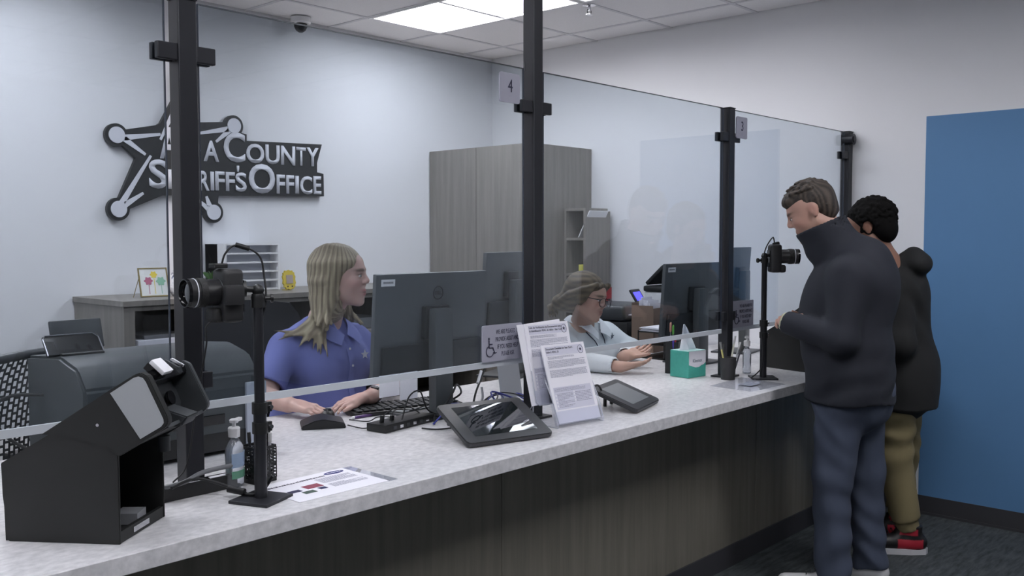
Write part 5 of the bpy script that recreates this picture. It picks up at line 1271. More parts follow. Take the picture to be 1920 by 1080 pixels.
def ribbon(bm, pts, wdir, w_, t=.002):
    rows = []
    for p_ in pts: p_ = Vector(p_); rows.append([p_ - Vector(wdir) * w_ / 2, p_ + Vector(wdir) * w_ / 2])
    return sheet(bm, rows, t)
def lerp(a, b, t): return np.array(a) * (1 - t) + np.array(b) * t
def collar(t, F, m, pts_in, pts_out, name='collar'):
    bm = BM(); rows = [[Vector(a), Vector((np.array(a) + np.array(b)) / 2 + np.array([0, 0, .004])), Vector(b)] for a, b in zip(pts_in, pts_out)]
    sheet(bm, rows, .0035); return obj(name, bm, m, t, 60)

# ---- woman in the blue shirt
def woman_blue():
    t = thing('person', 'seated woman with long blond hair in a short-sleeved blue shirt, hand on a mouse', 'person', (2.26, 3.16, .60))
    H = Frm((2.278, 3.0, 1.356), 33, -2, 0, 1.0)
    sh = .0045; V = Vol((1.74, 2.62, .50), (2.80, 3.46, 1.50), .0046)
    N = np.array([2.262, 3.085, 1.185])
    head(V, H, 1.10, N, .054)
    SR = np.array([2.085, 3.11, 1.085]); SL = np.array([2.445, 3.13, 1.085]); ER = np.array([1.930, 3.02, .925]); EL = np.array([2.555, 2.99, .935])
    WR = np.array([1.950, 2.895, .905]); WL = np.array([2.225, 2.76, .915])
    V.cap((2.262, 3.10, 1.19), (2.262, 3.13, 1.08), .055, .10, .04)
    V.cap((2.13, 3.12, 1.06), (2.40, 3.13, 1.06), .085, .085, .05); V.cap((2.262, 3.14, 1.0), (2.262, 3.17, .72), .14, .15, .06)
    for S, Eb in ((SR, ER), (SL, EL)): V.cap(S, Eb, .052, .042, .03)
    V.cap(ER, WR, .044, .029, .015); V.cap(EL, WL, .044, .028, .015)
    hand(V, WR + np.array([.006, -.012, 0]), (.30, -.95, -.08), (0.1, 0, -1), -1, curl=.42, spread=.16, L=.185, thumb=(.5, .6))
    hand(V, WL + np.array([-.012, .006, 0]), (-1, .26, -.12), (0, 0, -1), -1, curl=.35, spread=.10, L=.165, thumb=(.4, .8))
    V.cap((2.16, 3.12, .66), (2.14, 2.98, .66), .085, .075, .03); V.cap((2.36, 3.12, .66), (2.38, 2.98, .66), .085, .075, .03)
    def col(P):
        c = face_colour(P, H, (204, 170, 160), (168, 84, 92), (104, 84, 70), (198, 140, 134)); return c
    b = vobj('body', V, M_skinv, t, 2, col)
    eyes(H, t, (92, 108, 118))
    # shirt
    S = Vol((1.80, 2.86, .60), (2.76, 3.44, 1.26), .0060); M_s = cloth('blue_shirt', (112, 119, 180))
    S.cap((2.262, 3.10, 1.155), (2.262, 3.13, 1.08), .07, .12, .05); S.cap((2.13, 3.125, 1.06), (2.40, 3.135, 1.06), .088, .088, .06)
    S.cap((2.262, 3.12, 1.02), (2.262, 3.16, .74), .165, .19, .06); S.ell((2.19, 3.03, .99), (.085, .07, .085), .05); S.ell((2.345, 3.035, .99), (.085, .07, .085), .05)
    S.ell((2.262, 3.07, .82), (.17, .13, .13), .06)
    S.cap(SR, lerp(SR, ER, .84), .060, .066, .045, cutb=True); S.cap(SL, lerp(SL, EL, .84), .060, .066, .045, cutb=True)
    S.cap(lerp(SR, ER, .62), lerp(SR, ER, .98), .052, .056, 0, 'sub'); S.cap(lerp(SL, EL, .62), lerp(SL, EL, .98), .052, .056, 0, 'sub')
    S.cap((2.262, 3.09, 1.25), (2.262, 3.10, 1.16), .072, .058, .01, 'sub'); S.cap((2.29, 3.03, 1.20), (2.285, 2.985, 1.105), .04, .010, .01, 'sub')
    S.plane_cut((0, 0, .64), (0, 0, -1), (1.8, 2.8, .6), (2.8, 3.5, .66))
    S.disp(folds(.0045, 30, .4, (.7, .2, .7)))
    vobj('shirt', S, M_s, t, 2)
    # collar flaps, placket, buttons, star badge
    M_c = cloth('blue_collar', (120, 127, 188))
    pi = [(2.210, 3.135, 1.200), (2.192, 3.09, 1.195), (2.205, 3.045, 1.185), (2.240, 3.01, 1.160), (2.278, 2.985, 1.128)]
    po = [(2.190, 3.16, 1.172), (2.162, 3.09, 1.160), (2.172, 3.02, 1.142), (2.200, 2.975, 1.112), (2.238, 2.952, 1.092)]
    collar(t, None, M_c, pi, po)
    pi = [(2.315, 3.135, 1.200), (2.332, 3.09, 1.195), (2.325, 3.045, 1.185), (2.31, 3.01, 1.160), (2.288, 2.985, 1.128)]
    po = [(2.335, 3.16, 1.172), (2.366, 3.09, 1.160), (2.362, 3.02, 1.142), (2.352, 2.975, 1.112), (2.328, 2.955, 1.088)]
    collar(t, None, M_c, pi, po)
    # the placket follows the shirt front: find the front surface of the shirt field along x = 2.28
    def front(x, z, y0=2.87):
        i = int((x - S.lo[0]) / S.h); k_ = int((z - S.lo[2]) / S.h); col_ = S.f[i, :, k_]; w_ = np.argmax(col_ < 0); return S.lo[1] + w_ * S.h
    zz = [1.10 - .03 * k for k in range(10)]
    bm = BM(); ribbon(bm, [(2.282, front(2.282, z) - .0055, z) for z in zz], (1, 0, 0), .026); obj('placket', bm, M_c, t, 70)
    for z in (1.075, 1.01, .945, .88):
        y = front(2.282, z) - .008; bm = BM(); cyl(bm, (2.282, y, z), (2.282, y - .002, z), .0048, n=12); obj('button', bm, M_white, t)
    y = front(2.36, 1.045) - .006; bm = BM(); pts = []
    for k in range(10): a = math.pi / 2 + k * math.pi / 5; r = .020 if k % 2 == 0 else .0085; pts.append((2.362 + r * math.cos(a), 1.045 + r * math.sin(a)))
    prism(bm, pts, 0, .0025, frame((0, y, 0), (1, 0, -.0), (0, 0, 1))); obj('star_badge', bm, M_silver, t)
    # trousers
    T = Vol((1.98, 2.66, .02), (2.55, 3.40, .82), .008); 
    T.cap((2.262, 3.18, .68), (2.262, 3.18, .76), .165, .15, .03)
    for s in (-1, 1):
        x = 2.262 + s * .10; T.cap((x, 3.15, .675), (x + s * .03, 2.80, .64), .088, .068, .03); T.cap((x + s * .03, 2.80, .62), (x + s * .03, 2.84, .13), .064, .048, .02, cutb=True)
    T.disp(folds(.004, 30)); vobj('trousers', T, cloth('dark_trousers', (40, 42, 50)), t, 2)
    for s in (-1, 1):
        x = 2.262 + s * .13; f = Vol((x - .07, 2.62, .0), (x + .07, 2.95, .16), .006); f.cap((x, 2.86, .05), (x, 2.70, .035), .042, .036, .02); f.cap((x, 2.85, .06), (x, 2.845, .13), .04, .038, .02)
        f.plane_cut((0, 0, .004), (0, 0, -1), (x - .1, 2.5, -.02), (x + .1, 3.0, .02)); vobj('shoe', f, mat('black_leather', (28, 28, 30), .4), t, 1)
    # watch
    w = lerp(WL, EL, .12); dr = (EL - WL) / np.linalg.norm(EL - WL); bm = BM(); q = Vector(dr).to_track_quat('Z', 'Y').to_matrix().to_4x4()
    put(bm, lathe(BM(), [(.0300, -.010), (.0325, -.010), (.0325, .010), (.0300, .010)], n=28), Matrix.Translation(w) @ q); wa = obj('watch_band', bm, mat('steel_band', (196, 196, 202), .3, metal=.8), t, 60)
    bm = BM(); up = Vector((-.35, -.5, .8)).normalized(); c = Vector(w) + up * .031; prism(bm, [(.016 * math.cos(a), .016 * math.sin(a)) for a in [i * math.pi / 10 for i in range(20)]], 0, .006, frame(c, Vector(dr), up.cross(Vector(dr)))); obj('watch_face', bm, M_blackg, t)
    # hair
    Hh = Vol((1.98, 2.84, 1.02), (2.50, 3.24, 1.51), .0036)
    Hh.ell(H(0, .028, .046), (.092, .110, .090), 0, 'add', H.R); Hh.ell(H(0, .050, -.03), (.096, .078, .11), .03, 'add', H.R); Hh.ell(H(0, .055, -.10), (.100, .060, .085), .03, 'add', H.R)
    rnd = random.Random(4)
    for k in range(52):
        a = math.radians(24 + 312 * (k + .5) / 52); # around the back, 180 = rear
        if 152 < math.degrees(a) < 0: continue
        sx = math.sin(a); sy = -math.cos(a)      # sy=-1 front
        front_ = sy < -.35
        x0, y0 = .055 * sx, .03 + .055 * sy
        p = [H(x0, y0, .115 - .02 * abs(sy)), H(.083 * sx, .022 + .085 * sy, .055), H(.088 * sx, .030 + .080 * max(sy, -.38), -.01 if not front_ else .02)]
        ln = rnd.uniform(-.20, -.15)
        if front_:
            side = 1 if sx > 0 else -1
            p += [H(.082 * side, .012 + .01 * rnd.random(), -.04), H(.088 * side, .024 + .01 * rnd.random(), -.11)]
            p += [H(.098 * side + .01 * rnd.random(), .02 + .02 * rnd.random(), ln)]
        else:
            p += [H(.086 * sx, .032 + .075 * max(sy, -.2), -.08), H(.098 * sx, .035 + .07 * max(sy, -.1), -.125), H(.135 * sx + rnd.uniform(-.012, .012), .03 + .085 * sy, ln + .015 * rnd.random())]
        for j in range(len(p) - 1):
            r0 = (.016, .019, .019, .017, .013, .006)[j]; r1 = (.019, .019, .017, .013, .006, .003)[min(j, 5)]; q_ = rnd.uniform(.62, .85) if j < 3 else rnd.uniform(.75, 1.05); r0 *= q_; r1 *= q_
            Hh.cap(p[j], p[j + 1], r0, r1, .006 if j >= 4 else .018)
    # long front locks on her right shoulder
    for k in range(15):
        u = k / 14; r1_ = rnd.uniform(-1, 1); r2_ = rnd.uniform(-1, 1); a = H(-.080, -.004 + .03 * u, -.06); b_ = np.array([2.208 - .045 * u, 3.01 + .03 * u, 1.195]); c_ = np.array([2.178 - .085 * u, 2.985 + .07 * u, 1.135 + .012 * u]); e_ = np.array([2.176 - .155 * u + .012 * r1_, 2.960 + .12 * u, 1.072 + .070 * u + .022 * r2_])
        Hh.cap(a, b_, .012, .011, .012); Hh.cap(b_, c_, .011, .008, .010); Hh.cap(c_, e_, .008, .0020, .008)
    for k in range(4):
        b_ = np.array([2.36 + .008 * k, 3.06 + .012 * k, 1.21]); c_ = np.array([2.41 + .02 * k, 3.05 + .02 * k, 1.155]); Hh.cap(H(.075, .01 + .01 * k, -.06), b_, .014, .012, .006); Hh.cap(b_, c_, .012, .003, .006)
    # open the face
    Hh.ell(H(.0, -.090, -.045), (.100, .074, .098), .008, 'sub', H.R); Hh.ell(H(.0, -.100, .035), (.060, .050, .042), .008, 'sub', H.R)
    Hh.ell(H(0, -.05, -.12), (.055, .05, .05), .01, 'sub', H.R)
    ax = H.R
    def strands(X, Y, Z):
        u = (X - H.o[0]) * ax[0][0] + (Y - H.o[1]) * ax[1][0]; v = (X - H.o[0]) * ax[0][1] + (Y - H.o[1]) * ax[1][1]
        return .0007 * np.sin(np.arctan2(u, v + .001) * 70 + 3 * np.sin(Z * 22) + 60 * u * 0) + .0005 * np.sin(np.arctan2(u, v + .001) * 123 + 2 * np.sin(Z * 31))
    Hh.disp(strands)
    def hcol(P):
        q = H.inv(P); th = np.arctan2(q[:, 0], q[:, 1] + .001); s_ = .5 + .5 * np.sin(th * 31 + 2.5 * np.sin(q[:, 2] * 20)); s2 = .5 + .5 * np.sin(th * 57 + 3 * np.sin(q[:, 2] * 13))
        w_ = np.clip(.65 * s_ + .35 * s2, 0, 1)[:, None]; root = np.clip((q[:, 2] - .06) / .06, 0, 1)[:, None]
        c = L3n((112, 98, 82)) * (1 - w_) + L3n((190, 178, 150)) * w_; return c * (1 - .5 * root) + L3n((98, 86, 72)) * .5 * root
    vobj('hair', Hh, M_hairv, t, 1, hcol)
    return t
woman_blue()

# ---- woman in the white shirt
def woman_white():
    t = thing('person', 'seated woman with brown hair and dark glasses in a white long-sleeved shirt', 'person', (4.0, 3.18, .55))
    H = Frm((3.735, 2.91, 1.208), 8, 10, 4, .97)
    V = Vol((3.45, 2.42, .50), (4.40, 3.40, 1.40), .0050); N = np.array([3.83, 3.02, 1.065])
    head(V, H, 1.05, N, .050)
    SR = np.array([3.735, 3.075, 1.015]); SL = np.array([4.04, 3.02, 1.00]); ER = np.array([3.585, 2.86, .912]); EL = np.array([4.05, 2.86, .925]); WR = np.array([3.625, 2.625, .897]); WL = np.array([3.80, 2.735, .920])
    V.cap(N, (3.9, 3.08, .98), .055, .09, .04); V.cap((3.78, 3.08, .97), (4.04, 3.05, .97), .08, .08, .05); V.cap((3.93, 3.10, .92), (3.98, 3.16, .68), .12, .14, .05)
    V.cap(SR, ER, .048, .040, .03); V.cap(SL, EL, .048, .040, .03); V.cap(ER, WR, .038, .026, .015); V.cap(EL, WL, .038, .026, .015)
    hand(V, WR, (.72, -.34, .04), (.15, .35, .9), 1, curl=.26, spread=.12, L=.185, thumb=(.6, .55))
    hand(V, WL, (.82, -.22, .16), (-.1, -.3, .9), -1, curl=.30, spread=.12, L=.18, thumb=(-.0 + .6, .55))
    for s in (-1, 1): V.cap((3.98 + s * .1, 3.12, .58), (3.96 + s * .1, 2.98, .58), .08, .07, .03)
    vobj('body', V, M_skinv, t, 2, lambda P: face_colour(P, H, (190, 154, 138), (152, 100, 94), (92, 80, 68), (184, 128, 116)))
    eyes(H, t, (84, 70, 58))
    M_s = cloth('white_shirt', (222, 228, 232))
    S = Vol((3.46, 2.58, .52), (4.36, 3.42, 1.14), .0060)
    S.cap((3.85, 3.03, 1.075), (3.89, 3.06, .98), .066, .115, .05); S.cap((3.775, 3.075, .965), (4.00, 3.04, .965), .085, .085, .06); S.cap((3.90, 3.09, .92), (3.96, 3.16, .66), .140, .155, .06)
    S.ell((3.84, 3.0, .92), (.08, .07, .08), .05); S.ell((3.98, 2.98, .92), (.08, .07, .08), .05)
    S.cap(SR, ER, .056, .050, .04); S.cap(SL, EL, .056, .050, .04); S.cap(ER, lerp(ER, WR, .88), .050, .040, .03, cutb=True); S.cap(EL, lerp(EL, WL, .86), .050, .038, .03, cutb=True)
    S.cap(lerp(ER, WR, .80), lerp(ER, WR, 1.0), .034, .034, 0, 'sub'); S.cap(lerp(EL, WL, .78), lerp(EL, WL, 1.0), .033, .033, 0, 'sub')
    S.cap((3.84, 3.02, 1.16), (3.85, 3.03, 1.085), .068, .055, .01, 'sub'); S.cap((3.83, 2.96, 1.06), (3.85, 2.935, .965), .034, .008, .01, 'sub')
    # the forearms rest on the counter
    S.plane_cut((0, 0, TOP + .002), (0, 0, -1), (3.4, 2.4, .80), (4.4, CB + .01, TOP + .004))
    S.disp(folds(.0050, 42, 1.1, (.6, .5, .5)))
    vobj('shirt', S, M_s, t, 2)
    M_c = cloth('white_collar', (228, 233, 238))
    pi = [(3.80, 3.075, 1.110), (3.785, 3.03, 1.104), (3.79, 2.985, 1.092), (3.815, 2.95, 1.067), (3.845, 2.925, 1.022)]
    po = [(3.775, 3.10, 1.084), (3.755, 3.03, 1.074), (3.757, 2.965, 1.056), (3.782, 2.918, 1.022), (3.815, 2.90, 0.990)]
    collar(t, None, M_c, pi, po)
    pi = [(3.90, 3.06, 1.110), (3.912, 3.02, 1.104), (3.91, 2.98, 1.092), (3.89, 2.95, 1.067), (3.862, 2.925, 1.022)]
    po = [(3.925, 3.08, 1.084), (3.945, 3.01, 1.074), (3.947, 2.955, 1.056), (3.93, 2.915, 1.026), (3.905, 2.895, 0.994)]
    collar(t, None, M_c, pi, po)
    def front(x, z):
        i = int((x - S.lo[0]) / S.h); k_ = int((z - S.lo[2]) / S.h); c_ = S.f[i, :, k_]; j0 = int((2.94 - S.lo[1]) / S.h); return S.lo[1] + (j0 + np.argmax(c_[j0:] < 0)) * S.h
    for x0, x1 in ((3.800, 3.846), (3.895, 3.905)):
        bm = BM(); pts = [(x0 + (x1 - x0) * u, front(x0 + (x1 - x0) * u, 1.035 - .085 * u) - .005, 1.035 - .085 * u) for u in (0, .33, .66, 1)]; tube(bm, pts, .0028, 6); obj('dark_stripe', bm, M_inkd, t, 60)
    y = front(3.965, .995) - .006; pts = []
    for k in range(10): a = math.pi / 2 + k * math.pi / 5; r = .020 if k % 2 == 0 else .007; pts.append((3.965 + r * math.cos(a), .995 + r * math.sin(a)))
    bm = BM(); prism(bm, pts, 0, .002, frame((0, y, 0), (1, 0, 0), (0, 0, 1))); obj('star_emblem', bm, mat('emblem_grey', (108, 116, 128), .6), t)
    bm = BM(); y = front(3.862, 1.0) - .006; cyl(bm, (3.862, y, 1.0), (3.862, y - .002, 1.0), .004, n=10); obj('button', bm, M_dark, t)
    T = Vol((3.68, 2.66, .02), (4.28, 3.42, .76), .008); T.cap((3.98, 3.18, .60), (3.98, 3.18, .68), .16, .15, .03)
    for s in (-1, 1):
        x = 3.98 + s * .1; T.cap((x, 3.16, .60), (x + s * .02, 2.82, .56), .085, .066, .03); T.cap((x + s * .02, 2.82, .54), (x + s * .02, 2.86, .13), .062, .048, .02, cutb=True)
    T.disp(folds(.004, 30)); vobj('trousers', T, cloth('black_trousers', (34, 35, 40)), t, 2)
    for s in (-1, 1):
        x = 3.98 + s * .12; f = Vol((x - .07, 2.62, .0), (x + .07, 2.97, .16), .006); f.cap((x, 2.88, .05), (x, 2.72, .035), .042, .036, .02); f.cap((x, 2.87, .06), (x, 2.865, .13), .04, .038, .02)
        f.plane_cut((0, 0, .004), (0, 0, -1), (x - .1, 2.5, -.02), (x + .1, 3.0, .02)); vobj('shoe', f, MATS['black_leather'], t, 1)
    # glasses
    g = bpy.data.objects.new('glasses', None); C.objects.link(g); g.parent = t; g.location = Vector(H(0, -.1, 0)) - t.location
    M_g = mat('dark_frame', (34, 36, 44), .3)
    for s in (-1, 1):
        bm = BM(); ring = [Vector(H(s * .034 + .026 * math.copysign(abs(math.cos(a)) ** .75, math.cos(a)), -.112 + .25 * abs(s * .034 + .024 * math.cos(a)) ** 1.5 * 6 * .0 + .006 * abs(math.cos(a) * (1 if s * math.cos(a) > 0 else 0)), -.003 + .022 * math.copysign(abs(math.sin(a)) ** .75, math.sin(a)))) for a in [i * math.pi / 14 for i in range(29)]]
        tube(bm, ring, .0019, 6, smooth=False); obj('rim', bm, M_g, g, 60)
        b2 = bmesh.new(); b2.faces.new([b2.verts.new(p_) for p_ in ring[:-1]]); bm = BM(); merge(bm, b2); obj('lens', bm, M_acryl, g)
        bm = BM(); tube(bm, [H(s * .058, -.106, .010), H(s * .072, -.06, .010), H(s * .079, .0, .010), H(s * .078, .02, -.005)], .0022, 6); obj('temple', bm, M_g, g, 60)
    bm = BM(); tube(bm, [H(-.010, -.114, .004), H(0, -.117, .007), H(.010, -.114, .004)], .0018, 6); obj('bridge', bm, M_g, g, 60)
    # hair: swept brown hair gathered behind
    Hh = Vol((3.52, 2.76, 1.08), (3.92, 3.20, 1.40), .0038)
    Hh.ell(H(0, .030, .044), (.088, .106, .090), 0, 'add', H.R); Hh.ell(H(0, .07, -.01), (.080, .075, .08), .03, 'add', H.R); Hh.ell(H(-.02, .135, -.055), (.05, .055, .045), .03, 'add', H.R)
    rnd = random.Random(8)
    for k in range(26):
        th = math.radians(-100 + 200 * k / 25); x = math.sin(th)
        p = [H(.05 * x, -.060 - .010 * math.cos(th), .080 - .018 * abs(x)), H(.082 * x, -.01, .088 - .045 * abs(x)), H(.090 * x, .06, .062 - .06 * abs(x)), H(.06 * x, .13, -.01 - .04 * abs(x)), H(-.02 + .03 * x, .16, -.06)]
        for j in range(4): Hh.cap(p[j], p[j + 1], (.013, .017, .018, .014)[j], (.017, .018, .014, .009)[j], .0035)
    for k in range(8):
        s = 1 if k % 2 else -1; p = [H(s * .06, -.070, .080), H(s * (.076 + .003 * (k // 2)), -.045 + .012 * (k // 2), .045), H(s * .080, -.028 + .014 * (k // 2), -.005), H(s * .078, -.01 + .012 * (k // 2), -.035)]
        for j in range(3): Hh.cap(p[j], p[j + 1], (.014, .012, .010)[j], (.012, .010, .004)[j], .004)
    for k in range(7):
        p = [H(-.03 + .01 * k, .15, -.05), H(-.05 + .01 * k, .18 + .01 * (k % 3), -.09), H(-.07 + .015 * k, .17, -.13 - .01 * (k % 2))]
        for j in range(2): Hh.cap(p[j], p[j + 1], (.016, .012)[j], (.012, .003)[j], .004)
    Hh.ell(H(0, -.11, -.04), (.062, .078, .096), .008, 'sub', H.R)
    def hcol(P):
        q = H.inv(P); s_ = .5 + .5 * np.sin(q[:, 0] * 260 + 3 * np.sin(q[:, 1] * 30)); s2 = .5 + .5 * np.sin(q[:, 2] * 210 + 3 * np.sin(q[:, 1] * 24)); w_ = np.clip(.5 * s_ + .5 * s2, 0, 1)[:, None]
        return L3n((70, 62, 52)) * (1 - w_) + L3n((122, 108, 88)) * w_
    vobj('hair', Hh, M_hairv, t, 1, hcol)
    bm = BM()
    for k in range(7): a = k * .45; put(bm, lathe(BM(), [(.001, -.008), (.007, -.004), (.008, 0), (.007, .004), (.001, .008)], n=8), Matrix.Translation(np.array([3.755 + .014 * k, 3.10 - .004 * k, 1.068 + .006 * math.sin(a * 1.5)])))
    obj('bead_necklace', bm, M_black, t, 60)
woman_white()

# ---- man in the navy jacket
def arm(V, pts, rs, k=.03):
    for a, b, r0, r1 in zip(pts, pts[1:], rs, rs[1:]): V.cap(a, b, r0, r1, k)
def man():
    t = thing('person', 'man with short brown hair in a navy jacket leaning towards the far counter', 'person', (3.93, 1.66, 0))
    B = Frm((3.925, 1.655, 0), 200.5); ax = tuple(B.R @ np.array([0, 1, 0]))
    H = Frm(B(-.005, -.155, 1.622), 203, 26, 0, 1.02)
    V = Vol((3.50, 1.30, -.004), (4.36, 2.12, 1.80), .0062); N = B(0, -.035, 1.46)
    head(V, H, 1.08, N, .058, True)
    V.cap(N, B(0, 0, 1.40), .06, .09, .04); V.cap(B(-.14, .01, 1.35), B(.14, .01, 1.35), .08, .08, .05); V.cap(B(0, .01, 1.3), B(0, .02, .98), .13, .13, .06)
    SL_, SR_ = B(.175, .015, 1.355), B(-.175, .015, 1.355); EL, ER = B(.235, -.015, 1.095), B(-.235, .0, 1.095); WL, WR = B(.165, -.235, 1.155), B(-.13, -.20, 1.14)
    arm(V, (SL_, EL, WL), (.050, .042, .030)); arm(V, (SR_, ER, WR), (.050, .042, .030))
    hand(V, WL, B(-.20, .03, .0) - B(0, 0, 0), B(0, .6, -.7) - B(0, 0, 0), 1, curl=.75, spread=.04, L=.17); hand(V, WR, B(.12, -.15, .03) - B(0, 0, 0), B(.5, .3, -.7) - B(0, 0, 0), -1, curl=.75, spread=.04, L=.18)
    legs = [(B(.09, -.005, .92), B(.10, -.045, .50), B(.11, -.035, .10)), (B(-.09, .055, .92), B(-.10, .075, .50), B(-.11, .110, .10))]
    for a, b, c in legs: V.cap(a, b, .085, .058, .03); V.cap(b, c, .055, .035, .02)
    toes = [B(.135, -.225, .034), B(-.135, -.065, .034)]
    for (a, b, c), q in zip(legs, toes): V.cap(c - np.array([0, 0, .04]), q, .034, .026, .02)
    vobj('body', V, M_skinv, t, 2, lambda P: face_colour(P, H, (190, 150, 134), (156, 104, 96), (84, 68, 58), (184, 130, 118)))
    eyes(H, t, (70, 60, 50))
    M_j = cloth('navy_jacket', (30, 33, 43), .8, .06)
    J = Vol((3.44, 1.26, .74), (4.36, 2.1, 1.62), .0066)
    J.cap(B(0, -.02, 1.45), B(0, .01, 1.36), .080, .120, .05); J.cap(B(-.135, .02, 1.335), B(.135, .02, 1.335), .098, .098, .06)
    J.cap(B(0, .02, 1.27), B(0, .015, .96), .200, .215, .07, flat=(ax, 1.30)); J.cap(B(0, .015, 1.0), B(0, .015, .815), .218, .226, .03, cutb=True, flat=(ax, 1.22))
    J.ell(B(0, .085, 1.30), (.15, .125, .17), .06, 'add', B.R); J.ell(B(0, .05, 1.40), (.13, .10, .07), .05, 'add', B.R); J.ell(B(.02, -.09, 1.15), (.15, .11, .24), .05, 'add', B.R); J.ell(B(-.03, .05, 1.44), (.14, .10, .07), .05, 'add', B.R)
    for pts in ((SL_, EL, WL), (SR_, ER, WR)):
        J.cap(pts[0], pts[1], .072, .064, .045); J.cap(pts[1], lerp(pts[1], pts[2], 1.03), .062, .048, .03, cutb=True)
        J.cap(lerp(pts[1], pts[2], .85), lerp(pts[1], pts[2], 1.2), .038, .038, 0, 'sub')
    # stand collar round the neck, open at the top
    J.cap(B(0, -.010, 1.41), B(0, -.128, 1.58), .098, .110, .03); J.ell(B(0, -.105, 1.45), (.08, .07, .06), .03, 'add', B.R); n_ = B(0, -.415, .91) - B(0, 0, 0); J.plane_cut(B(0, -.245, 1.505), n_, B(0, 0, 1.5) - np.array([.26, .26, .06]), B(0, 0, 1.62) + .3); J.cap(B(0, -.060, 1.49), B(0, -.146, 1.64), .088, .102, 0, 'sub')
    def fw(X, Y, Z):
        u = X * B.R[0][0] + Y * B.R[1][0]; v = X * B.R[0][1] + Y * B.R[1][1]
        low = np.clip((1.12 - Z) / .25, 0, 1); return .0026 * np.sin(34 * Z + 9 * u + 3 * np.sin(14 * v + 6 * Z)) * (.2 + .8 * low) + .003 * np.sin(60 * Z - 22 * v + 2 * np.sin(18 * u)) * low
    J.disp(fw); vobj('jacket', J, M_j, t, 2)
    for W, E_ in ((WL, EL), (WR, ER)):
        bm = BM(); cyl(bm, lerp(E_, W, .98), lerp(E_, W, 1.06), .040, .038, n=20, cap=False); obj('cuff', bm, mat('pale_cuff', (176, 178, 150), .8), t, 60)
    M_t = cloth('slate_trousers', (70, 78, 96), .85, .06)
    T = Vol((3.54, 1.30, .03), (4.32, 2.02, 1.02), .0066)
    T.cap(B(0, .025, .98), B(0, .025, .84), .165, .175, .03, flat=(ax, 1.0), cuta=True)
    for a, b, c in legs: T.cap(a, b, .108, .082, .03); T.cap(b, c + np.array([0, 0, -.035]), .080, .070, .03, cutb=True)
    def ft(X, Y, Z):
        u = X * B.R[0][0] + Y * B.R[1][0]; v = X * B.R[0][1] + Y * B.R[1][1]; lo = .5 + .5 * np.cos((Z - .08) * 7)
        return .0060 * np.sin(44 * Z + 16 * u + 3.5 * np.sin(15 * v + 5 * Z)) * (.25 + .75 * lo) + .0035 * np.sin(22 * u + 50 * v + 14 * Z)
    T.disp(ft); vobj('trousers', T, M_t, t, 2)
    for k, ((_, _, a), toe) in enumerate(zip(legs, toes)):
        f = Vol(np.minimum(a, toe) - .10, np.maximum(a, toe) + .10, .005); d = toe - a; d[2] = 0; d /= np.linalg.norm(d)
        h_ = a.copy(); h_[2] = .045; f.cap(h_ - d * .035, toe, .044, .037, .02); f.cap(h_, h_ + np.array([0, 0, .065]), .040, .044, .02, cutb=True); f.cap(h_ + d * .05, h_ + d * .03 + np.array([0, 0, .045]), .03, .028, .02)
        f.cap(h_ + np.array([0, 0, .05]), h_ + np.array([0, 0, .10]), .034, .036, 0, 'sub')
        f.plane_cut((0, 0, .002), (0, 0, -1), np.minimum(a, toe) - .12, np.array([9, 9, .02]))
        sh_ = vobj('shoe', f, mat('white_leather', (206, 206, 208), .6, var=.03), t, 1)
        side = np.array([-d[1], d[0], 0])
        pts = [(h_ + d * u + side * w_) for u, w_ in ((-.078, 0), (-.06, .030), (0, .040), (.10, .040), (.16, .036), (.205, .018), (.215, 0), (.205, -.018), (.16, -.036), (.10, -.040), (0, -.040), (-.06, -.030))]
        bm = BM(); b2 = bmesh.new(); A = [b2.verts.new((p_[0], p_[1], .001)) for p_ in pts]; Bq = [b2.verts.new((p_[0], p_[1], .022)) for p_ in pts]; b2.faces.new(A[::-1]); b2.faces.new(Bq)
        for i in range(len(pts)): b2.faces.new((A[i], A[(i + 1) % len(pts)], Bq[(i + 1) % len(pts)], Bq[i]))
        merge(bm, b2); obj('sole', bm, mat('pale_rubber', (186, 188, 190), .6), sh_)
        bm = BM()
        for j in range(4): c_ = h_ + d * (.055 + .018 * j) + np.array([0, 0, .062 - .009 * j]); tube(bm, [c_ - side * .018, c_ + np.array([0, 0, .008]), c_ + side * .018], .0022, 5)
        obj('laces', bm, M_dark, sh_)
    Hh = Vol(np.array(H.o) - .16, np.array(H.o) + .18, .0036)
    Hh.ell(H(0, .024, .044), np.array((.079, .098, .088)), 0, 'add', H.R); Hh.ell(H(0, -.040, .072), (.066, .058, .044), .02, 'add', H.R); Hh.ell(H(0, .058, -.005), (.066, .055, .078), .02, 'add', H.R)
    for s in (-1, 1):
        Hh.ell(H(s * .086, .014, -.002), (.020, .021, .030), .003, 'sub', H.R)
    Hh.ell(H(0, -.128, .012), (.066, .056, .068), .006, 'sub', H.R); Hh.ell(H(0, -.122, -.046), (.085, .088, .052), .006, 'sub', H.R); Hh.ell(H(0, -.08, -.10), (.12, .105, .088), .01, 'sub', H.R)
    Hh.cap(H(0, .05, -.13), H(0, .10, -.10), .05, .05, .01, 'sub')
    rnd = random.Random(2)
    for k in range(60):
        a = rnd.uniform(0, 2 * math.pi); z = rnd.uniform(.45, 1); r = math.sqrt(1 - z * z); p = H(.080 * r * math.cos(a), .020 + .096 * r * math.sin(a), .046 + .086 * z)
        if r * math.sin(a) < -.75: continue
        q = H(.080 * r * math.cos(a), .006 + .096 * r * math.sin(a) - .01, .050 + .087 * z); Hh.cap(p, q, .006, .0028, .008)
    Hh.disp(lambda X, Y, Z: .0010 * np.sin(X * 700 + 3 * np.sin(Y * 200)) * np.sin(Y * 640 + Z * 300))
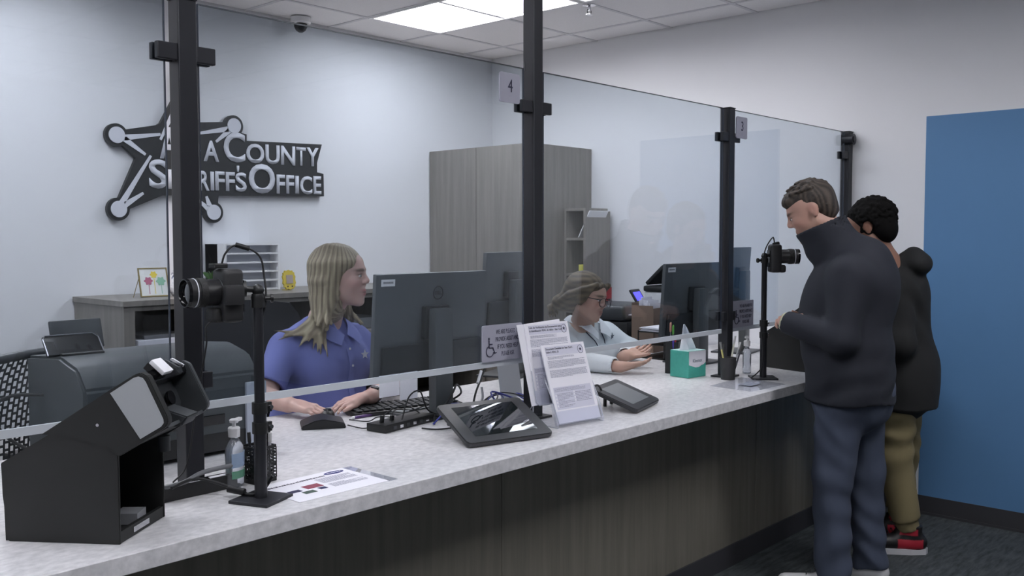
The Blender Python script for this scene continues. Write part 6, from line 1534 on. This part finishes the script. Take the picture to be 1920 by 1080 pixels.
    def hcol(P):
        q = H.inv(P); w_ = (.5 + .5 * np.sin(q[:, 0] * 420 + 5 * np.sin(q[:, 1] * 60)))[:, None]; return L3n((46, 40, 36)) * (1 - w_) + L3n((84, 74, 66)) * w_
    vobj('hair', Hh, M_hairv, t, 1, hcol)
man()

# ---- boy in the black hoodie
def boy():
    t = thing('person', 'boy with short black curly hair in a black hoodie and khaki trousers behind the man', 'person', (4.52, 1.64, 0))
    B = Frm((4.515, 1.650, 0), 192); ax = tuple(B.R @ np.array([0, 1, 0]))
    H = Frm((4.350, 1.742, 1.552), 190, 16, 0, .98)
    V = Vol((4.10, 1.25, -.004), (5.0, 2.12, 1.70), .0070); N = np.array([4.40, 1.675, 1.39])
    head(V, H, .98, N, .052, True)
    V.cap(N, B(.03, 0, 1.32), .055, .09, .04); V.cap(B(-.13, .01, 1.27), B(.13, .01, 1.27), .075, .075, .05); V.cap(B(0, .01, 1.22), B(0, .01, .92), .12, .12, .05)
    SL, SR = B(.145, .0, 1.255), B(-.135, .0, 1.24); EL, ER = B(.20, .03, 1.03), B(-.20, .03, 1.03); WL, WR = B(.13, -.19, .99), B(-.12, -.19, .98)
    arm(V, (SL, EL, WL), (.048, .040, .028)); arm(V, (SR, ER, WR), (.048, .040, .028))
    hand(V, WL, B(-.1, -.2, -.02) - B(0, 0, 0), B(-.5, 0, -.7) - B(0, 0, 0), 1, curl=.5, L=.17); hand(V, WR, B(.1, -.2, -.02) - B(0, 0, 0), B(.5, 0, -.7) - B(0, 0, 0), -1, curl=.5, L=.17)
    hL = B(.08, .01, .86); hR = B(-.09, .01, .86); kL = B(.03, -.01, .47); kR = np.array([4.68, 1.69, .48]); aL = np.array([4.555, 1.60, .10]); aR = np.array([4.745, 1.715, .10])
    for a, b, c in ((hL, kL, aL), (hR, kR, aR)): V.cap(a, b, .078, .055, .03); V.cap(b, c, .05, .034, .02)
    vobj('body', V, M_skinv, t, 2, lambda P: face_colour(P, H, (150, 112, 94), (124, 76, 70), (36, 28, 24), (140, 96, 82)))
    eyes(H, t, (50, 36, 28))
    J = Vol((4.08, 1.24, .66), (4.98, 2.04, 1.50), .0070)
    J.cap(B(.06, -.02, 1.335), B(.03, 0, 1.29), .078, .11, .05); J.cap(B(-.075, .0, 1.25), B(.12, .0, 1.275), .080, .085, .06)
    J.cap(B(0, .01, 1.20), B(0, .02, .84), .150, .200, .08, flat=(ax, 1.30)); J.cap(B(0, .015, .88), B(0, .015, .715), .196, .190, .03, cutb=True, flat=(ax, 1.18))
    for a, b, c in ((SL, EL, WL), (SR, ER, WR)): J.cap(a, b, .070, .066, .045); J.cap(b, lerp(b, c, .93), .066, .048, .04, cutb=True)
    # hood hanging behind the neck
    J.ell(B(.055, .085, 1.388), (.088, .060, .056), .022, 'add', B.R); J.cap(B(.10, -.03, 1.375), B(.07, .06, 1.425), .032, .038, .03); J.cap(B(-.03, -.03, 1.37), B(.03, .06, 1.425), .032, .038, .03)
    J.ell(N + np.array([-.01, .01, .06]), (.070, .070, .085), .01, 'sub')
    J.disp(folds(.0050, 22, 1.0, (.5, .3, .9)))
    vobj('hoodie', J, cloth('black_hoodie', (33, 34, 35), .9, .05), t, 2)
    T = Vol((4.20, 1.40, .10), (4.96, 2.05, .95), .0066); T.cap(B(0, .01, .92), B(0, .01, .80), .145, .15, .03, flat=(ax, 1.15), cuta=True)
    for a, b, c in ((hL, kL, aL), (hR, kR, aR)):
        T.cap(a, b, .100, .082, .035); T.cap(b, lerp(b, c, .82), .080, .066, .03, cutb=True); T.cap(lerp(b, c, .78), lerp(b, c, .97), .054, .053, .01, cutb=True)
    T.disp(folds(.0055, 44, .2, (.3, .3, 1.2)))
    vobj('trousers', T, cloth('khaki', (140, 128, 94), .85, .06), t, 2)
    for a, d, nm in ((aL, np.array([-.58, .81, 0]), 0), (aR, np.array([-.45, .89, 0]), 1)):
        d = d / np.linalg.norm(d); toe = a + d * .165; toe[2] = .045; f = Vol(np.minimum(a, toe) - .09, np.maximum(a, toe) + .12, .005); h_ = a.copy(); h_[2] = .055
        f.cap(h_ - d * .040, toe, .044, .036, .02); f.cap(h_ - d * .01, h_ - d * .015 + np.array([0, 0, .085]), .042, .046, .02, cutb=True); f.cap(h_ + d * .06, h_ + d * .03 + np.array([0, 0, .06]), .030, .030, .02)
        f.plane_cut((0, 0, .018), (0, 0, -1), np.minimum(a, toe) - .12, np.array([9, 9, .03]))
        def scol(P, h_=h_, d=d):
            q = P - h_; u = q @ d; z = P[:, 2]; red = ((u > -.055) & (u < .06) & (z < .075) & (z > .03)) | (u > .145) | ((u > -.03) & (u < .05) & (z > .095) & (z < .125))
            return np.where(red[:, None], L3n((172, 40, 56)), L3n((26, 24, 26)))
        sh_ = vobj('sneaker', f, vcmat('sneaker_leather', .45, 0), t, 1, scol)
        side = np.array([-d[1], d[0], 0]); bm = BM()
        pts = [(h_ + d * u + side * w_) for u, w_ in ((-.088, 0), (-.07, .030), (0, .042), (.10, .042), (.16, .036), (.198, .018), (.206, 0), (.198, -.018), (.16, -.036), (.10, -.042), (0, -.042), (-.07, -.030))]
        b2 = bmesh.new(); A = [b2.verts.new((p_[0], p_[1], .001)) for p_ in pts]; B = [b2.verts.new((p_[0], p_[1], .028)) for p_ in pts]; b2.faces.new(A[::-1]); b2.faces.new(B)
        for i in range(len(pts)): b2.faces.new((A[i], A[(i + 1) % len(pts)], B[(i + 1) % len(pts)], B[i]))
        merge(bm, b2); obj('sole', bm, mat('sole_white', (206, 206, 210), .6), sh_)
        bm = BM()
        for j in range(5): c_ = h_ + d * (.045 + .018 * j) + np.array([0, 0, .075 - .011 * j]); tube(bm, [c_ - side * .018, c_ + np.array([0, 0, .008]), c_ + side * .018], .0024, 5)
        obj('laces', bm, M_black, sh_)
    Hh = Vol(np.array(H.o) - .17, np.array(H.o) + .19, .0042)
    Hh.ell(H(0, .026, .050), (.086, .104, .092), 0, 'add', H.R); Hh.ell(H(0, .07, -.01), (.076, .060, .08), .02, 'add', H.R)
    rnd = random.Random(6)
    for k in range(520):
        a = rnd.uniform(0, 2 * math.pi); z = rnd.uniform(-.75, 1); r = math.sqrt(max(0, 1 - z * z)); 
        if r * math.sin(a) < -.5 and z < .35: continue
        Hh.ell(H(.087 * r * math.cos(a), .032 + .106 * r * math.sin(a), .044 + .095 * z), np.array([.010, .010, .010]) * rnd.uniform(.7, 1.25), .002)
    for s in (-1, 1): Hh.ell(H(s * .084, .016, -.006), (.022, .026, .036), .004, 'sub', H.R)
    Hh.ell(H(0, -.115, -.02), (.085, .085, .075), .006, 'sub', H.R); Hh.ell(H(0, -.06, -.10), (.12, .09, .07), .01, 'sub', H.R)
    vobj('hair', Hh, mat('black_hair', (16, 15, 15), .9, spec=.15), t, 1)
boy()
